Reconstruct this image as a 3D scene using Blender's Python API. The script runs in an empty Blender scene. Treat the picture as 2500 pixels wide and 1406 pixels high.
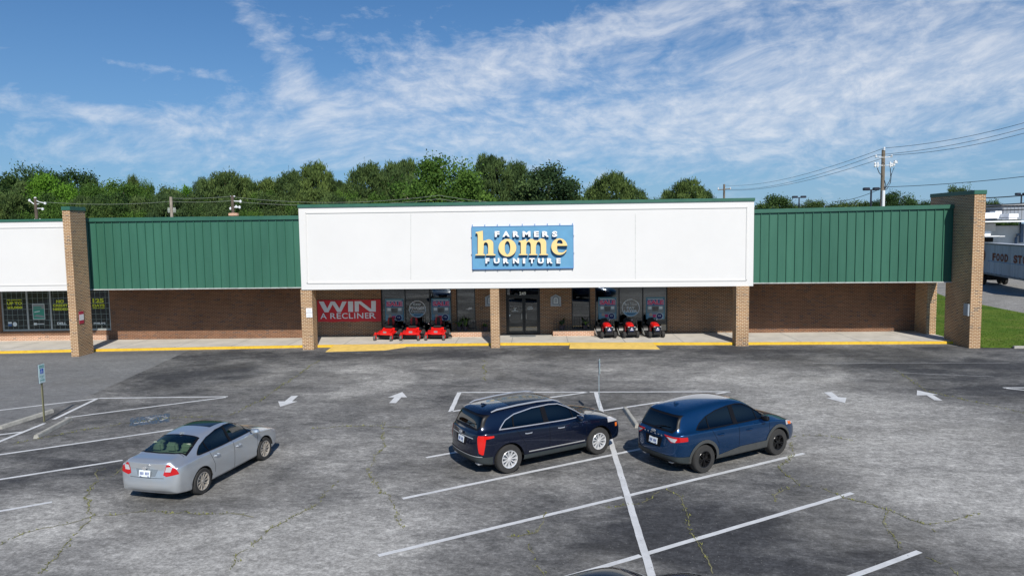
import bpy, bmesh, math, random
from math import sin, cos, pi, radians as rad, atan2, sqrt, hypot
from mathutils import Vector, Matrix
import numpy as np
random.seed(7); rng = np.random.default_rng(5)
S = bpy.context.scene
COL = S.collection
# ------------------------------------------------------------------ camera
YAW, PITCH, ROLL, FPX, CAMH = -0.032148, 0.0812, 0.014839, 1750.0, 6.2177
cd = bpy.data.cameras.new('camera'); cam = bpy.data.objects.new('camera', cd); COL.objects.link(cam)
cd.sensor_width = 36; cd.lens = 36*FPX/2500; cd.clip_end = 3000; cd.clip_start = 0.1
fw = Vector((sin(YAW)*cos(PITCH), cos(YAW)*cos(PITCH), -sin(PITCH)))
r0 = Vector((cos(YAW), -sin(YAW), 0)); d0 = fw.cross(r0)
rt = r0*cos(ROLL) + d0*sin(ROLL); dn = -r0*sin(ROLL) + d0*cos(ROLL)
cam.matrix_world = Matrix(((rt.x, -dn.x, -fw.x, 0), (rt.y, -dn.y, -fw.y, 0), (rt.z, -dn.z, -fw.z, CAMH), (0, 0, 0, 1)))
S.camera = cam
def ray(px, py):
    return rt*((px-1250)/FPX) + dn*((py-703)/FPX) + fw
def AT(px, py, Y):                       # survey: point of the place at depth Y
    v = ray(px, py); return Vector((0, 0, CAMH)) + v*(Y/v.y)
def G(px, py, z=0.0):                    # survey: point of the place at height z
    v = ray(px, py); return Vector((0, 0, CAMH)) + v*((z-CAMH)/v.z)
# ------------------------------------------------------------------ light
SUN_EL, SUN_AZ = rad(39), rad(13)        # azimuth measured from -Y towards +X
sv = Vector((sin(SUN_AZ)*cos(SUN_EL), -cos(SUN_AZ)*cos(SUN_EL), sin(SUN_EL)))
ld = bpy.data.lights.new('sun', 'SUN'); lo = bpy.data.objects.new('sun', ld); COL.objects.link(lo)
ld.energy = 4.9; ld.angle = rad(0.5); ld.color = (1.0, 0.95, 0.87)
lo.rotation_euler = sv.to_track_quat('Z', 'Y').to_euler()
S.view_settings.view_transform = 'Standard'; S.view_settings.look = 'None'
S.view_settings.gamma = 1; S.view_settings.exposure = 0.0
W = bpy.data.worlds.new('World'); S.world = W; W.use_nodes = True

class NT:
    """small node-tree helper"""
    def __init__(s, t): s.t = t; s.n = t.nodes; s.l = t.links
    def add(s, typ, ins=None, **kw):
        n = s.n.new(typ)
        for k, v in kw.items(): setattr(n, k, v)
        for k, v in (ins or {}).items():
            if isinstance(v, bpy.types.NodeSocket): s.l.new(v, n.inputs[k])
            else: n.inputs[k].default_value = v
        return n
    def m(s, op, a, b=None, c=None, clamp=False):
        ins = {0: a}
        if b is not None: ins[1] = b
        if c is not None: ins[2] = c
        return s.add('ShaderNodeMath', ins, operation=op, use_clamp=clamp).outputs[0]
    def mix(s, f, a, b, bt='MIX'):
        n = s.n.new('ShaderNodeMix'); n.data_type = 'RGBA'; n.blend_type = bt
        for k, v in ((0, f), (6, a), (7, b)):
            if isinstance(v, bpy.types.NodeSocket): s.l.new(v, n.inputs[k])
            else: n.inputs[k].default_value = v if k == 0 or len(v) == 4 else (*v, 1)
        return n.outputs[2]
    def ramp(s, f, stops, interp='LINEAR'):
        n = s.n.new('ShaderNodeValToRGB'); n.color_ramp.interpolation = interp
        e = n.color_ramp.elements
        while len(e) < len(stops): e.new(0.5)
        for i, (p, c) in enumerate(stops):
            e[i].position = p; e[i].color = (c, c, c, 1) if not hasattr(c, '__len__') else (*c[:3], 1)
        s.l.new(f, n.inputs[0]); return n.outputs[0]
    def noise(s, vec, scale, detail=4, rough=0.55, dist=0.0):
        return s.add('ShaderNodeTexNoise', {'Vector': vec, 'Scale': scale, 'Detail': detail, 'Roughness': rough, 'Distortion': dist}).outputs[0]
    def mapping(s, vec, scale=(1, 1, 1), rot=(0, 0, 0), loc=(0, 0, 0)):
        return s.add('ShaderNodeMapping', {'Vector': vec, 'Scale': scale, 'Rotation': rot, 'Location': loc}).outputs[0]

# sky: physical sky with thin broken cloud laid over it by direction
w = NT(W.node_tree); w.n.clear()
sky = w.add('ShaderNodeTexSky', sky_type='NISHITA', sun_disc=False, sun_elevation=SUN_EL,
            sun_rotation=pi-SUN_AZ, altitude=50, air_density=1.0, dust_density=0.55, ozone_density=2.2)
tc = w.add('ShaderNodeTexCoord').outputs['Generated']
nrm = w.add('ShaderNodeVectorMath', {0: tc}, operation='NORMALIZE').outputs[0]
sp = w.add('ShaderNodeSeparateXYZ', {0: nrm})
az = w.m('ARCTAN2', sp.outputs[0], sp.outputs[1])          # 0 straight ahead, + to the right
el = w.m('ARCSINE', sp.outputs[2])
azel = w.add('ShaderNodeCombineXYZ', {0: az, 1: el, 2: 0.0}).outputs[0]
warp = w.noise(w.mapping(azel, (2.2, 5, 1), loc=(3.1, 1.2, 0)), 1.0, 3, 0.5)
warpv = w.add('ShaderNodeCombineXYZ', {0: w.m('MULTIPLY', w.m('SUBTRACT', warp, 0.5), 0.25), 1: w.m('MULTIPLY', w.m('SUBTRACT', warp, 0.5), 0.10), 2: 0.0}).outputs[0]
av = w.add('ShaderNodeVectorMath', {0: azel, 1: warpv}, operation='ADD').outputs[0]
streak = w.noise(w.mapping(av, (2.6, 17, 1), rot=(0, 0, rad(-7))), 1.6, 7, 0.62, 0.1)
puff = w.noise(w.mapping(av, (15, 30, 1), rot=(0, 0, rad(-12)), loc=(5, 2, 0)), 1.7, 10, 0.66, 0.15)
fine = w.noise(w.mapping(av, (12, 60, 1), rot=(0, 0, rad(-5)), loc=(1, 7, 0)), 1.6, 7, 0.6, 0.4)
def pxdir(px, py):
    v = ray(px, py).normalized(); return atan2(v.x, v.y), math.asin(v.z)
def blob(px, py, rx, ry, ang, wgt):
    a0, e0 = pxdir(px, py)
    da = w.m('SUBTRACT', az, a0); de = w.m('SUBTRACT', el, e0)
    c, s_ = cos(rad(ang)), sin(rad(ang))
    u = w.m('DIVIDE', w.m('ADD', w.m('MULTIPLY', da, c), w.m('MULTIPLY', de, s_)), rx/FPX)
    v = w.m('DIVIDE', w.m('SUBTRACT', w.m('MULTIPLY', de, c), w.m('MULTIPLY', da, s_)), ry/FPX)
    q = w.m('ADD', w.m('MULTIPLY', u, u), w.m('MULTIPLY', v, v))
    return w.m('MULTIPLY', w.m('EXPONENT', w.m('MULTIPLY', q, -1.0)), wgt)
BL = [(200, 60, 420, 70, 0, -.25), (2150, 60, 640, 170, 8, .56), (1500, 75, 420, 60, 14, .68), (2250, 210, 500, 100, 4, .50), (1050, 150, 330, 75, -8, .36),
      (660, 110, 190, 42, -52, .50), (900, 240, 420, 60, 6, .38), (1500, 300, 700, 60, 2, .20), (150, 262, 330, 22, -5, .42),
      (90, 135, 260, 14, -3, .26), (400, 168, 160, 12, -4, .22), (1350, 175, 230, 70, 20, -.12), (300, 370, 900, 60, 1, .24), (1300, 360, 900, 70, 2, .20), (2100, 390, 800, 80, 2, .26), (1000, 290, 700, 60, 0, .16)]
cov = None
for b in BL:
    o = blob(*b); cov = o if cov is None else w.m('ADD', cov, o)
dens = w.m('ADD', w.m('ADD', w.m('MULTIPLY', streak, 0.70), w.m('MULTIPLY', puff, 1.10)), w.m('MULTIPLY', fine, 0.30))
dens = w.m('ADD', w.m('SUBTRACT', dens, 1.25), cov)
mask = w.ramp(dens, [(0.0, 0.0), (0.22, 0.22), (0.50, 0.50), (0.95, 0.80)])
haz = w.m('MULTIPLY', w.m('EXPONENT', w.m('MULTIPLY', w.m('ABSOLUTE', el), -5.5)), 0.78)
shade = w.ramp(puff, [(0.36, (8.2, 9.6, 11.9)), (0.62, (12.4, 12.9, 13.8))])
SKYC = w.mix(1.0, sky.outputs[0], (0.25, 0.78, 1.28), 'MULTIPLY')
base = w.mix(haz, SKYC, (6.0, 8.4, 11.4))
skyc = w.mix(mask, base, shade)
bg = w.add('ShaderNodeBackground', {'Color': skyc, 'Strength': 0.065})
w.add('ShaderNodeOutputWorld', {'Surface': bg.outputs[0]})

# ------------------------------------------------------------------ materials
M = {}
def mat(name, col=None, rough=0.6, metal=0.0, coat=0.0, spec=0.5, emit=None):
    m = bpy.data.materials.new(name); m.use_nodes = True; t = NT(m.node_tree)
    p = t.n['Principled BSDF']
    if col is not None: p.inputs['Base Color'].default_value = (*col, 1)
    p.inputs['Roughness'].default_value = rough; p.inputs['Metallic'].default_value = metal
    p.inputs['Specular IOR Level'].default_value = spec
    if coat: p.inputs['Coat Weight'].default_value = coat; p.inputs['Coat Roughness'].default_value = 0.03
    M[name] = m
    return t, p
def dirty(name, col, rough=0.6, amt=0.25, scale=3.0, metal=0.0, coat=0.0, bump=0.0, streak=False):
    """plain colour broken up by grime so that nothing is perfectly even"""
    t, p = mat(name, col, rough, metal, coat)
    o = t.add('ShaderNodeTexCoord').outputs['Object']
    v = t.mapping(o, (1, 1, 0.15)) if streak else o
    n = t.noise(v, scale, 6, 0.65)
    f = t.ramp(n, [(0.3, 1-amt), (0.7, 1+amt*0.35)])
    t.l.new(t.mix(1.0, (*col, 1), f, 'MULTIPLY'), p.inputs['Base Color'])
    t.l.new(t.m('ADD', t.m('MULTIPLY', n, 0.25), rough-0.1, clamp=True), p.inputs['Roughness'])
    if bump:
        b = t.add('ShaderNodeBump', {'Height': t.noise(o, scale*8, 3), 'Strength': bump, 'Distance': 0.02})
        t.l.new(b.outputs[0], p.inputs['Normal'])
    return t, p

def brick_mat(name, cols, mortar, ms=0.012, dark=0.12):
    t, p = mat(name, rough=0.85, spec=0.25)
    uv = t.add('ShaderNodeUVMap').outputs[0]
    def brick(c1, c2, off=0.0, bias=0.0):
        n = t.add('ShaderNodeTexBrick', {'Vector': uv, 'Color1': (*c1, 1), 'Color2': (*c2, 1), 'Mortar': (*mortar, 1), 'Scale': 1.0,
            'Mortar Size': ms, 'Mortar Smooth': 0.15, 'Bias': bias, 'Brick Width': 0.215, 'Row Height': 0.076})
        return n
    b = brick(cols[0], cols[1])
    # a few burnt headers
    b2 = brick((0, 0, 0), (1, 1, 1), bias=0.0)
    k = t.add('ShaderNodeTexWhiteNoise', {'Vector': t.add('ShaderNodeVectorMath', {0: t.add('ShaderNodeVectorMath', {0: uv, 1: (1/0.215*1.0, 1/0.076, 1)}, operation='MULTIPLY').outputs[0]}, operation='FLOOR').outputs[0]}, noise_dimensions='3D').outputs[0]
    hd = t.m('MULTIPLY', t.m('LESS_THAN', k, dark), t.m('SUBTRACT', 1.0, b.outputs['Fac']))
    c = t.mix(t.m('MULTIPLY', hd, 0.7), b.outputs['Color'], (0.045, 0.04, 0.05))
    big = t.noise(uv, 0.6, 5, 0.6)
    c = t.mix(1.0, c, t.ramp(big, [(0.3, 0.80), (0.7, 1.12)]), 'MULTIPLY')
    t.l.new(c, p.inputs['Base Color'])
    bp = t.add('ShaderNodeBump', {'Height': t.m('SUBTRACT', 1.0, b.outputs['Fac']), 'Strength': 0.5, 'Distance': 0.01})
    t.l.new(bp.outputs[0], p.inputs['Normal'])
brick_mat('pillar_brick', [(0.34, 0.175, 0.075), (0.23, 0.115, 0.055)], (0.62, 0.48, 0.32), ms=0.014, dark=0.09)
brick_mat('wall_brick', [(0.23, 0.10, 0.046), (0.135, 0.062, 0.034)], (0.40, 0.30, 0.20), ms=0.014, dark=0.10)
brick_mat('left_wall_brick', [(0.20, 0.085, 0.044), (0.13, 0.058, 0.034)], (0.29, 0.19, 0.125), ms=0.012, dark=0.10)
brick_mat('planter_brick', [(0.46, 0.22, 0.13), (0.36, 0.18, 0.11)], (0.70, 0.56, 0.43), dark=0.03)

def glass_mat(name, tint, refl=0.10, rough=0.0, gtint=(1, 1, 1)):
    m = bpy.data.materials.new(name); m.use_nodes = True; t = NT(m.node_tree); t.n.clear()
    tr = t.add('ShaderNodeBsdfTransparent', {'Color': (*tint, 1)})
    gl = t.add('ShaderNodeBsdfGlossy', {'Color': (*gtint, 1), 'Roughness': rough})
    lw = t.add('ShaderNodeFresnel', {'IOR': 1.5}).outputs[0]
    f = t.m('ADD', t.m('MULTIPLY', lw, 1.0), refl, clamp=True)
    mx = t.add('ShaderNodeMixShader', {0: f, 1: tr.outputs[0], 2: gl.outputs[0]})
    t.add('ShaderNodeOutputMaterial', {'Surface': mx.outputs[0]}); M[name] = m
glass_mat('store_glass', (0.50, 0.56, 0.57), 0.075)
glass_mat('left_glass', (0.40, 0.50, 0.48), 0.015)
glass_mat('car_glass', (0.50, 0.60, 0.54), 0.05)
glass_mat('dark_glass', (0.035, 0.045, 0.05), 0.03)
glass_mat('mid_glass', (0.24, 0.30, 0.31), 0.04)

dirty('white_stucco', (0.70, 0.69, 0.675), 0.75, 0.035, 0.5, bump=0.05)
dirty('white_trim', (0.68, 0.67, 0.65), 0.6, 0.05, 1.2)
dirty('green_metal', (0.040, 0.140, 0.092), 0.38, 0.22, 0.8, streak=True)
dirty('green_rib', (0.030, 0.125, 0.082), 0.38, 0.12, 0.8)
dirty('green_coping', (0.032, 0.125, 0.085), 0.45, 0.18, 1.5)
dirty('galv_edge', (0.50, 0.52, 0.50), 0.45, 0.35, 4)
dirty('soffit', (0.30, 0.29, 0.27), 0.8, 0.2, 2)
dirty('roof_membrane', (0.45, 0.45, 0.43), 0.9, 0.2, 1)
t, p = dirty('concrete_walk', (0.60, 0.565, 0.505), 0.85, 0.22, 0.9, bump=0.1)
dirty('yellow_paint', (0.80, 0.50, 0.035), 0.7, 0.22, 6)
dirty('ramp_paint', (0.80, 0.55, 0.14), 0.75, 0.20, 3)
dirty('concrete_stop', (0.42, 0.41, 0.37), 0.9, 0.35, 6, bump=0.2)
dirty('black_metal', (0.02, 0.02, 0.022), 0.4, 0.2, 5)
dirty('bronze_frame', (0.015, 0.014, 0.013), 0.35, 0.2, 5)
dirty('alu_frame', (0.40, 0.43, 0.42), 0.4, 0.2, 5, metal=0.3)
mat('grille_wire', (0.24, 0.31, 0.29), 0.5)
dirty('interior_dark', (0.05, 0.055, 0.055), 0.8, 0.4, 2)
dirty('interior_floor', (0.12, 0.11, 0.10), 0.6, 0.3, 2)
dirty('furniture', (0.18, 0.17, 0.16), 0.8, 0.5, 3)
dirty('sign_blue', (0.125, 0.33, 0.52), 0.45, 0.1, 2); mat('sign_side', (0.02, 0.05, 0.15), 0.4)
mat('sign_yellow', (0.86, 0.63, 0.27), 0.45); mat('sign_white', (0.85, 0.86, 0.88), 0.4)
mat('letter_navy', (0.012, 0.022, 0.085), 0.4)
dirty('banner_red', (0.62, 0.018, 0.028), 0.5, 0.12, 2); mat('banner_white', (0.74, 0.76, 0.80), 0.5)
mat('decal_white', (0.72, 0.78, 0.78), 0.6); mat('decal_yellow', (0.60, 0.68, 0.03), 0.6)
mat('decal_blue', (0.20, 0.38, 0.48), 0.6); mat('poster_teal', (0.10, 0.26, 0.34), 0.6); mat('poster_blue', (0.05, 0.13, 0.32), 0.6)  # poster teal and blue darkened in place of dimness behind tinted glass
mat('poster_red', (0.62, 0.05, 0.16), 0.6); mat('poster_grey', (0.26, 0.29, 0.29), 0.6); mat('poster_navy', (0.02, 0.03, 0.14), 0.6)
mat('poster_skin', (0.55, 0.38, 0.30), 0.6); mat('poster_green', (0.04, 0.30, 0.22), 0.6)
dirty('grey_plaque', (0.36, 0.40, 0.44), 0.6, 0.12, 5); mat('plaque_dark', (0.16, 0.19, 0.22), 0.6)
mat('paper_white', (0.80, 0.80, 0.82), 0.6); mat('notice_red', (0.45, 0.03, 0.07), 0.6)
mat('sign_face', (0.62, 0.78, 0.78), 0.35); mat('isa_blue', (0.02, 0.12, 0.55), 0.4)
dirty('sign_post', (0.20, 0.19, 0.10), 0.6, 0.3, 8); dirty('pale_post', (0.30, 0.38, 0.43), 0.5, 0.2, 12)
dirty('clay_pot', (0.10, 0.07, 0.09), 0.6, 0.3, 6)
def leafmat(name, c1, c2, tr=0.35):
    m = bpy.data.materials.new(name); m.use_nodes = True; t = NT(m.node_tree); p = t.n['Principled BSDF']
    a = t.add('ShaderNodeAttribute', attribute_name='tone').outputs['Fac']
    oi = t.add('ShaderNodeObjectInfo').outputs['Random']
    c = t.mix(a, c1, c2)
    c = t.mix(1.0, c, t.ramp(oi, [(0.0, (0.80, 0.84, 0.9)), (1.0, (1.2, 1.12, 0.95))]), 'MULTIPLY')
    t.l.new(c, p.inputs['Base Color']); p.inputs['Roughness'].default_value = 0.75; p.inputs['Specular IOR Level'].default_value = 0.15
    tl = t.add('ShaderNodeBsdfTranslucent', {'Color': c})
    mx = t.add('ShaderNodeMixShader', {0: tr, 1: p.outputs[0], 2: tl.outputs[0]})
    t.l.new(mx.outputs[0], t.n['Material Output'].inputs[0]); M[name] = m
leafmat('pine_needles', (0.030, 0.060, 0.022), (0.125, 0.190, 0.060), 0.25)
leafmat('dark_leaves', (0.026, 0.062, 0.020), (0.095, 0.160, 0.045))
leafmat('green_leaves', (0.045, 0.105, 0.018), (0.135, 0.24, 0.045))
leafmat('lime_leaves', (0.075, 0.185, 0.016), (0.18, 0.36, 0.045))
leafmat('potted_leaves', (0.03, 0.09, 0.015), (0.16, 0.30, 0.05))
dirty('bark', (0.11, 0.085, 0.065), 0.9, 0.4, 4); dirty('pale_bark', (0.30, 0.26, 0.21), 0.9, 0.3, 4)
dirty('pole_wood', (0.20, 0.165, 0.125), 0.9, 0.4, 5, streak=True); mat('pole_sleeve', (0.70, 0.72, 0.74), 0.5)
mat('wire', (0.035, 0.04, 0.05), 0.5); mat('pale_wire', (0.26, 0.29, 0.25), 0.5); mat('insulator', (0.68, 0.70, 0.72), 0.35)
mat('lamp_black', (0.015, 0.017, 0.03), 0.4)
dirty('far_white', (0.62, 0.66, 0.70), 0.6, 0.15, 0.7, streak=True); dirty('bright_white', (0.80, 0.81, 0.82), 0.5, 0.1, 0.7)
dirty('upper_shade_grey', (0.22, 0.245, 0.28), 0.6, 0.15, 0.7, streak=True)  # darker grey puts the upper storey's shade into its colour
dirty('trailer_skin', (0.52, 0.56, 0.62), 0.5, 0.3, 0.8, streak=True); dirty('rust_letter', (0.27, 0.09, 0.045), 0.8, 0.45, 3)
mat('trailer_blue', (0.10, 0.25, 0.50), 0.5); dirty('trailer_rail', (0.26, 0.27, 0.28), 0.6, 0.3, 3); dirty('pipe_blue', (0.08, 0.14, 0.25), 0.4, 0.2, 2)
# car stuff
def paint(name, col, metal=0.5, rough=0.30, dust=0.06):
    t, p = mat(name, col, rough, metal, 1.0)
    o = t.add('ShaderNodeTexCoord').outputs['Object']
    n = t.noise(o, 2.3, 6, 0.7)
    f = t.m('MULTIPLY', t.ramp(n, [(0.42, 0.0), (0.70, 1.0)]), dust)
    t.l.new(t.mix(f, (*col, 1), (0.60, 0.58, 0.55, 1)), p.inputs['Base Color'])
paint('paint_silver', (0.60, 0.64, 0.68), 0.70, 0.28, 0.35)
paint('paint_navy', (0.005, 0.010, 0.030), 0.5, 0.20, 0.003); paint('paint_blue', (0.004, 0.042, 0.125), 0.6, 0.20, 0.006)
paint('paint_black', (0.008, 0.012, 0.02), 0.3, 0.25, 0.02)
dirty('cladding', (0.060, 0.063, 0.062), 0.6, 0.2, 5); dirty('dark_cladding', (0.028, 0.036, 0.038), 0.55, 0.2, 5)
dirty('tyre_rubber', (0.032, 0.031, 0.030), 0.85, 0.3, 8); mat('well_black', (0.006, 0.006, 0.006), 0.9)
mat('chrome', (0.62, 0.62, 0.63), 0.25, 0.6); mat('alloy', (0.80, 0.80, 0.81), 0.28, 0.45); mat('alloy_warm', (0.52, 0.48, 0.43), 0.35, 0.5)
mat('black_alloy', (0.018, 0.018, 0.020), 0.25, 0.5); mat('gloss_black', (0.006, 0.006, 0.007), 0.12); mat('gap_black', (0.008, 0.008, 0.010), 0.35, spec=0.12)
mat('lamp_red', (0.46, 0.006, 0.008), 0.12, coat=0.8); mat('lamp_red_bright', (0.62, 0.012, 0.008), 0.15, coat=0.8)
mat('lamp_clear', (0.62, 0.62, 0.64), 0.12, 0.3, coat=0.8); mat('lamp_amber', (0.75, 0.16, 0.02), 0.2, coat=0.6)
mat('plate_white', (0.72, 0.76, 0.78), 0.4); mat('plate_text', (0.06, 0.10, 0.28), 0.5)
mat('seat_beige', (0.34, 0.39, 0.30), 0.8); mat('seat_black', (0.02, 0.02, 0.02), 0.7); mat('seat_red', (0.42, 0.012, 0.015), 0.5)
dirty('steel_silver', (0.45, 0.46, 0.45), 0.4, 0.2, 8, metal=0.5)
mat('mower_red', (0.68, 0.012, 0.010), 0.3, coat=0.6); mat('mower_darkred', (0.30, 0.008, 0.008), 0.35, coat=0.4)
mat('mower_black', (0.012, 0.012, 0.013), 0.4); mat('mower_steel', (0.50, 0.52, 0.52), 0.3, 0.7); mat('wheel_grey', (0.10, 0.10, 0.095), 0.6)

# ------------------------------------------------------------------ mesh helpers
class MB:
    def __init__(s): s.b = bmesh.new(); s.mi = 0
    def face(s, vs):
        f = s.b.faces.new(vs); f.material_index = s.mi; return f
    def box(s, x0, x1, y0, y1, z0, z1, rot=None, c=None):
        vs = [Vector((x, y, z)) for x in (x0, x1) for y in (y0, y1) for z in (z0, z1)]
        if rot is not None:
            c = Vector(c if c is not None else ((x0+x1)/2, (y0+y1)/2, (z0+z1)/2)); vs = [rot @ (v-c)+c for v in vs]
        v = [s.b.verts.new(q) for q in vs]
        for i in ((0, 1, 3, 2), (4, 6, 7, 5), (0, 4, 5, 1), (2, 3, 7, 6), (0, 2, 6, 4), (1, 5, 7, 3)): s.face([v[k] for k in i])
        return s
    def prism(s, pts, d):
        """closed polygon (3-D points, planar) pushed along d"""
        d = Vector(d); a = [s.b.verts.new(Vector(p)) for p in pts]; b = [s.b.verts.new(Vector(p)+d) for p in pts]
        s.face(a[::-1]); s.face(b); n = len(a)
        for i in range(n): s.face([a[i], a[(i+1) % n], b[(i+1) % n], b[i]])
        return s
    def rings(s, rings, cap=True, closed=True):
        R = [[s.b.verts.new(Vector(p)) for p in r] for r in rings]; n = len(R[0])
        for a, b in zip(R, R[1:]):
            for i in range(n if closed else n-1): s.face([a[i], a[(i+1) % n], b[(i+1) % n], b[i]])
        if cap and closed: s.face(R[0][::-1]); s.face(R[-1])
        return s
    def tube(s, pts, r, n=8, cap=True):
        pts = [Vector(p) for p in pts]; rs = r if hasattr(r, '__len__') else [r]*len(pts)
        out = []; up = Vector((0, 0, 1))
        for i, p in enumerate(pts):
            d = (pts[min(i+1, len(pts)-1)]-pts[max(i-1, 0)]).normalized()
            u = up if abs(d.dot(up)) < 0.95 else Vector((1, 0, 0))
            a = d.cross(u).normalized(); b = a.cross(d)
            out.append([p+(a*cos(2*pi*k/n)+b*sin(2*pi*k/n))*rs[i] for k in range(n)])
        return s.rings(out, cap)
    def lathe(s, prof, c=(0, 0, 0), axis='Z', n=24, a0=0, a1=2*pi):
        c = Vector(c); full = abs(a1-a0-2*pi) < 1e-6; rings = []
        for r, h in prof:
            ring = []
            for k in range(n if full else n+1):
                a = a0+(a1-a0)*k/n; u, v = r*cos(a), r*sin(a)
                ring.append(c+Vector({'Z': (u, v, h), 'Y': (u, h, v), 'X': (h, u, v)}[axis]))
            rings.append(ring)
        return s.rings(rings, cap=False, closed=full)
    def quad(s, *pts):
        s.face([s.b.verts.new(Vector(p)) for p in pts]); return s
    def build(s, name, mats, parent=None, smooth=False, world=True, bevel=0.0, angle=40):
        bmesh.ops.recalc_face_normals(s.b, faces=s.b.faces)
        if bevel:
            es = [e for e in s.b.edges if len(e.link_faces) == 2 and e.calc_face_angle(0) > rad(30)]
            bmesh.ops.bevel(s.b, geom=es, offset=bevel, segments=2, affect='EDGES', clamp_overlap=True)
        me = bpy.data.meshes.new(name); s.b.to_mesh(me); s.b.free()
        return link(name, me, mats, parent, smooth, world, angle)
def boxuv(me, off):
    if not len(me.polygons): return
    uv = me.uv_layers.new(name='UVMap'); d = uv.data
    for p in me.polygons:
        n = p.normal; a = max(range(3), key=lambda i: abs(n[i]))
        for li in p.loop_indices:
            co = me.vertices[me.loops[li].vertex_index].co + off
            d[li].uv = ((co.y, co.z), (co.x, co.z), (co.x, co.y))[a]
def link(name, me, mats, parent=None, smooth=False, world=True, angle=40, uv=True):
    me.name = name
    for m_ in (mats if isinstance(mats, (list, tuple)) else [mats]): me.materials.append(M[m_] if isinstance(m_, str) else m_)
    o = bpy.data.objects.new(name, me); COL.objects.link(o)
    if smooth:
        me.shade_smooth()
        if angle < 180: me.set_sharp_from_angle(angle=rad(angle))
    if parent is not None:
        o.parent = parent
        if world:
            off = Vector((0, 0, 0)); q = parent
            while q is not None: off += q.location; q = q.parent
            o.location = -off
    if uv and len(me.polygons) < 4000: boxuv(me, Vector((0, 0, 0)))
    return o
def tag(o, label=None, cat=None, group=None, kind=None):
    if label: o['label'] = label
    if cat: o['category'] = cat
    if group: o['group'] = group
    if kind: o['kind'] = kind
    return o
def thing(name, label, cat, loc=(0, 0, 0), rz=0.0, group=None):
    o = bpy.data.objects.new(name, None); COL.objects.link(o); o.location = loc; o.rotation_euler = (0, 0, rz)
    o.empty_display_size = 0.3
    return tag(o, label, cat, group)
def copy_tree(o, parent=None):
    c = o.copy(); COL.objects.link(c)
    if parent is not None: c.parent = parent
    for ch in [k for k in bpy.data.objects if k.parent is o]: copy_tree(ch, c)
    return c
def text_mesh(txt, x0, x1, z0, z1, depth=0.0, bold=0.0, spacing=1.0, italic=0.0):
    cu = bpy.data.curves.new('t', 'FONT'); cu.body = txt; cu.offset = bold; cu.space_character = spacing; cu.shear = italic
    cu.resolution_u = 4; cu.extrude = 0.5 if depth else 0
    o = bpy.data.objects.new('t', cu); COL.objects.link(o); bpy.context.view_layer.update()
    me = bpy.data.meshes.new_from_object(o.evaluated_get(bpy.context.evaluated_depsgraph_get()))
    bpy.data.objects.remove(o); bpy.data.curves.remove(cu)
    v = np.empty(len(me.vertices)*3); me.vertices.foreach_get('co', v); v = v.reshape(-1, 3)
    mn, mx = v.min(0), v.max(0)
    v[:, 0] = x0+(v[:, 0]-mn[0])/(mx[0]-mn[0])*(x1-x0); v[:, 1] = z0+(v[:, 1]-mn[1])/max(1e-6, mx[1]-mn[1])*(z1-z0)
    v[:, 2] = (v[:, 2]/0.5+1)/2*depth if depth else 0
    return me, v
def place2d(me, v, org, u, vv, n=None):
    u, vv = Vector(u), Vector(vv); n = Vector(n) if n is not None else u.cross(vv)
    A = np.array([list(u), list(vv), list(n)]); out = v@A+np.array(org)
    me.vertices.foreach_set('co', out.ravel()); me.update(); return me
def text(name, txt, x0, x1, z0, z1, Y, m, parent=None, depth=0.0, bold=0.0, spacing=1.0, italic=0.0, basis=None, world=True):
    """lettering on a wall facing the camera (basis=None) or in any plane"""
    me, v = text_mesh(txt, x0, x1, z0, z1, depth, bold, spacing, italic)
    if basis is None: place2d(me, v, (0, Y, 0), (1, 0, 0), (0, 0, 1), (0, -1, 0))
    else: place2d(me, v, *basis)
    return link(name, me, m, parent, False, world, uv=False)
def tpx(name, txt, px0, px1, pyt, pyb, Y, m, parent=None, **k):
    """lettering on the plane at depth Y filling the surveyed rectangle"""
    a = AT(px0, pyb, Y); b = AT(px1, pyt, Y)
    return text(name, txt, a.x, b.x, a.z, b.z, Y, m, parent, **k)
# ================================================================== the ground
t, p = mat('field', rough=0.95, spec=0.1)
o = t.add('ShaderNodeTexCoord').outputs['Object']
t.l.new(t.mix(t.noise(o, 0.05, 6), (0.09, 0.10, 0.04), (0.20, 0.18, 0.13)), p.inputs['Base Color'])
tag(MB().quad((-900, -300, -0.06), (900, -300, -0.06), (900, 1600, -0.06), (-900, 1600, -0.06)).build('ground', 'field'), kind='structure')

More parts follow.
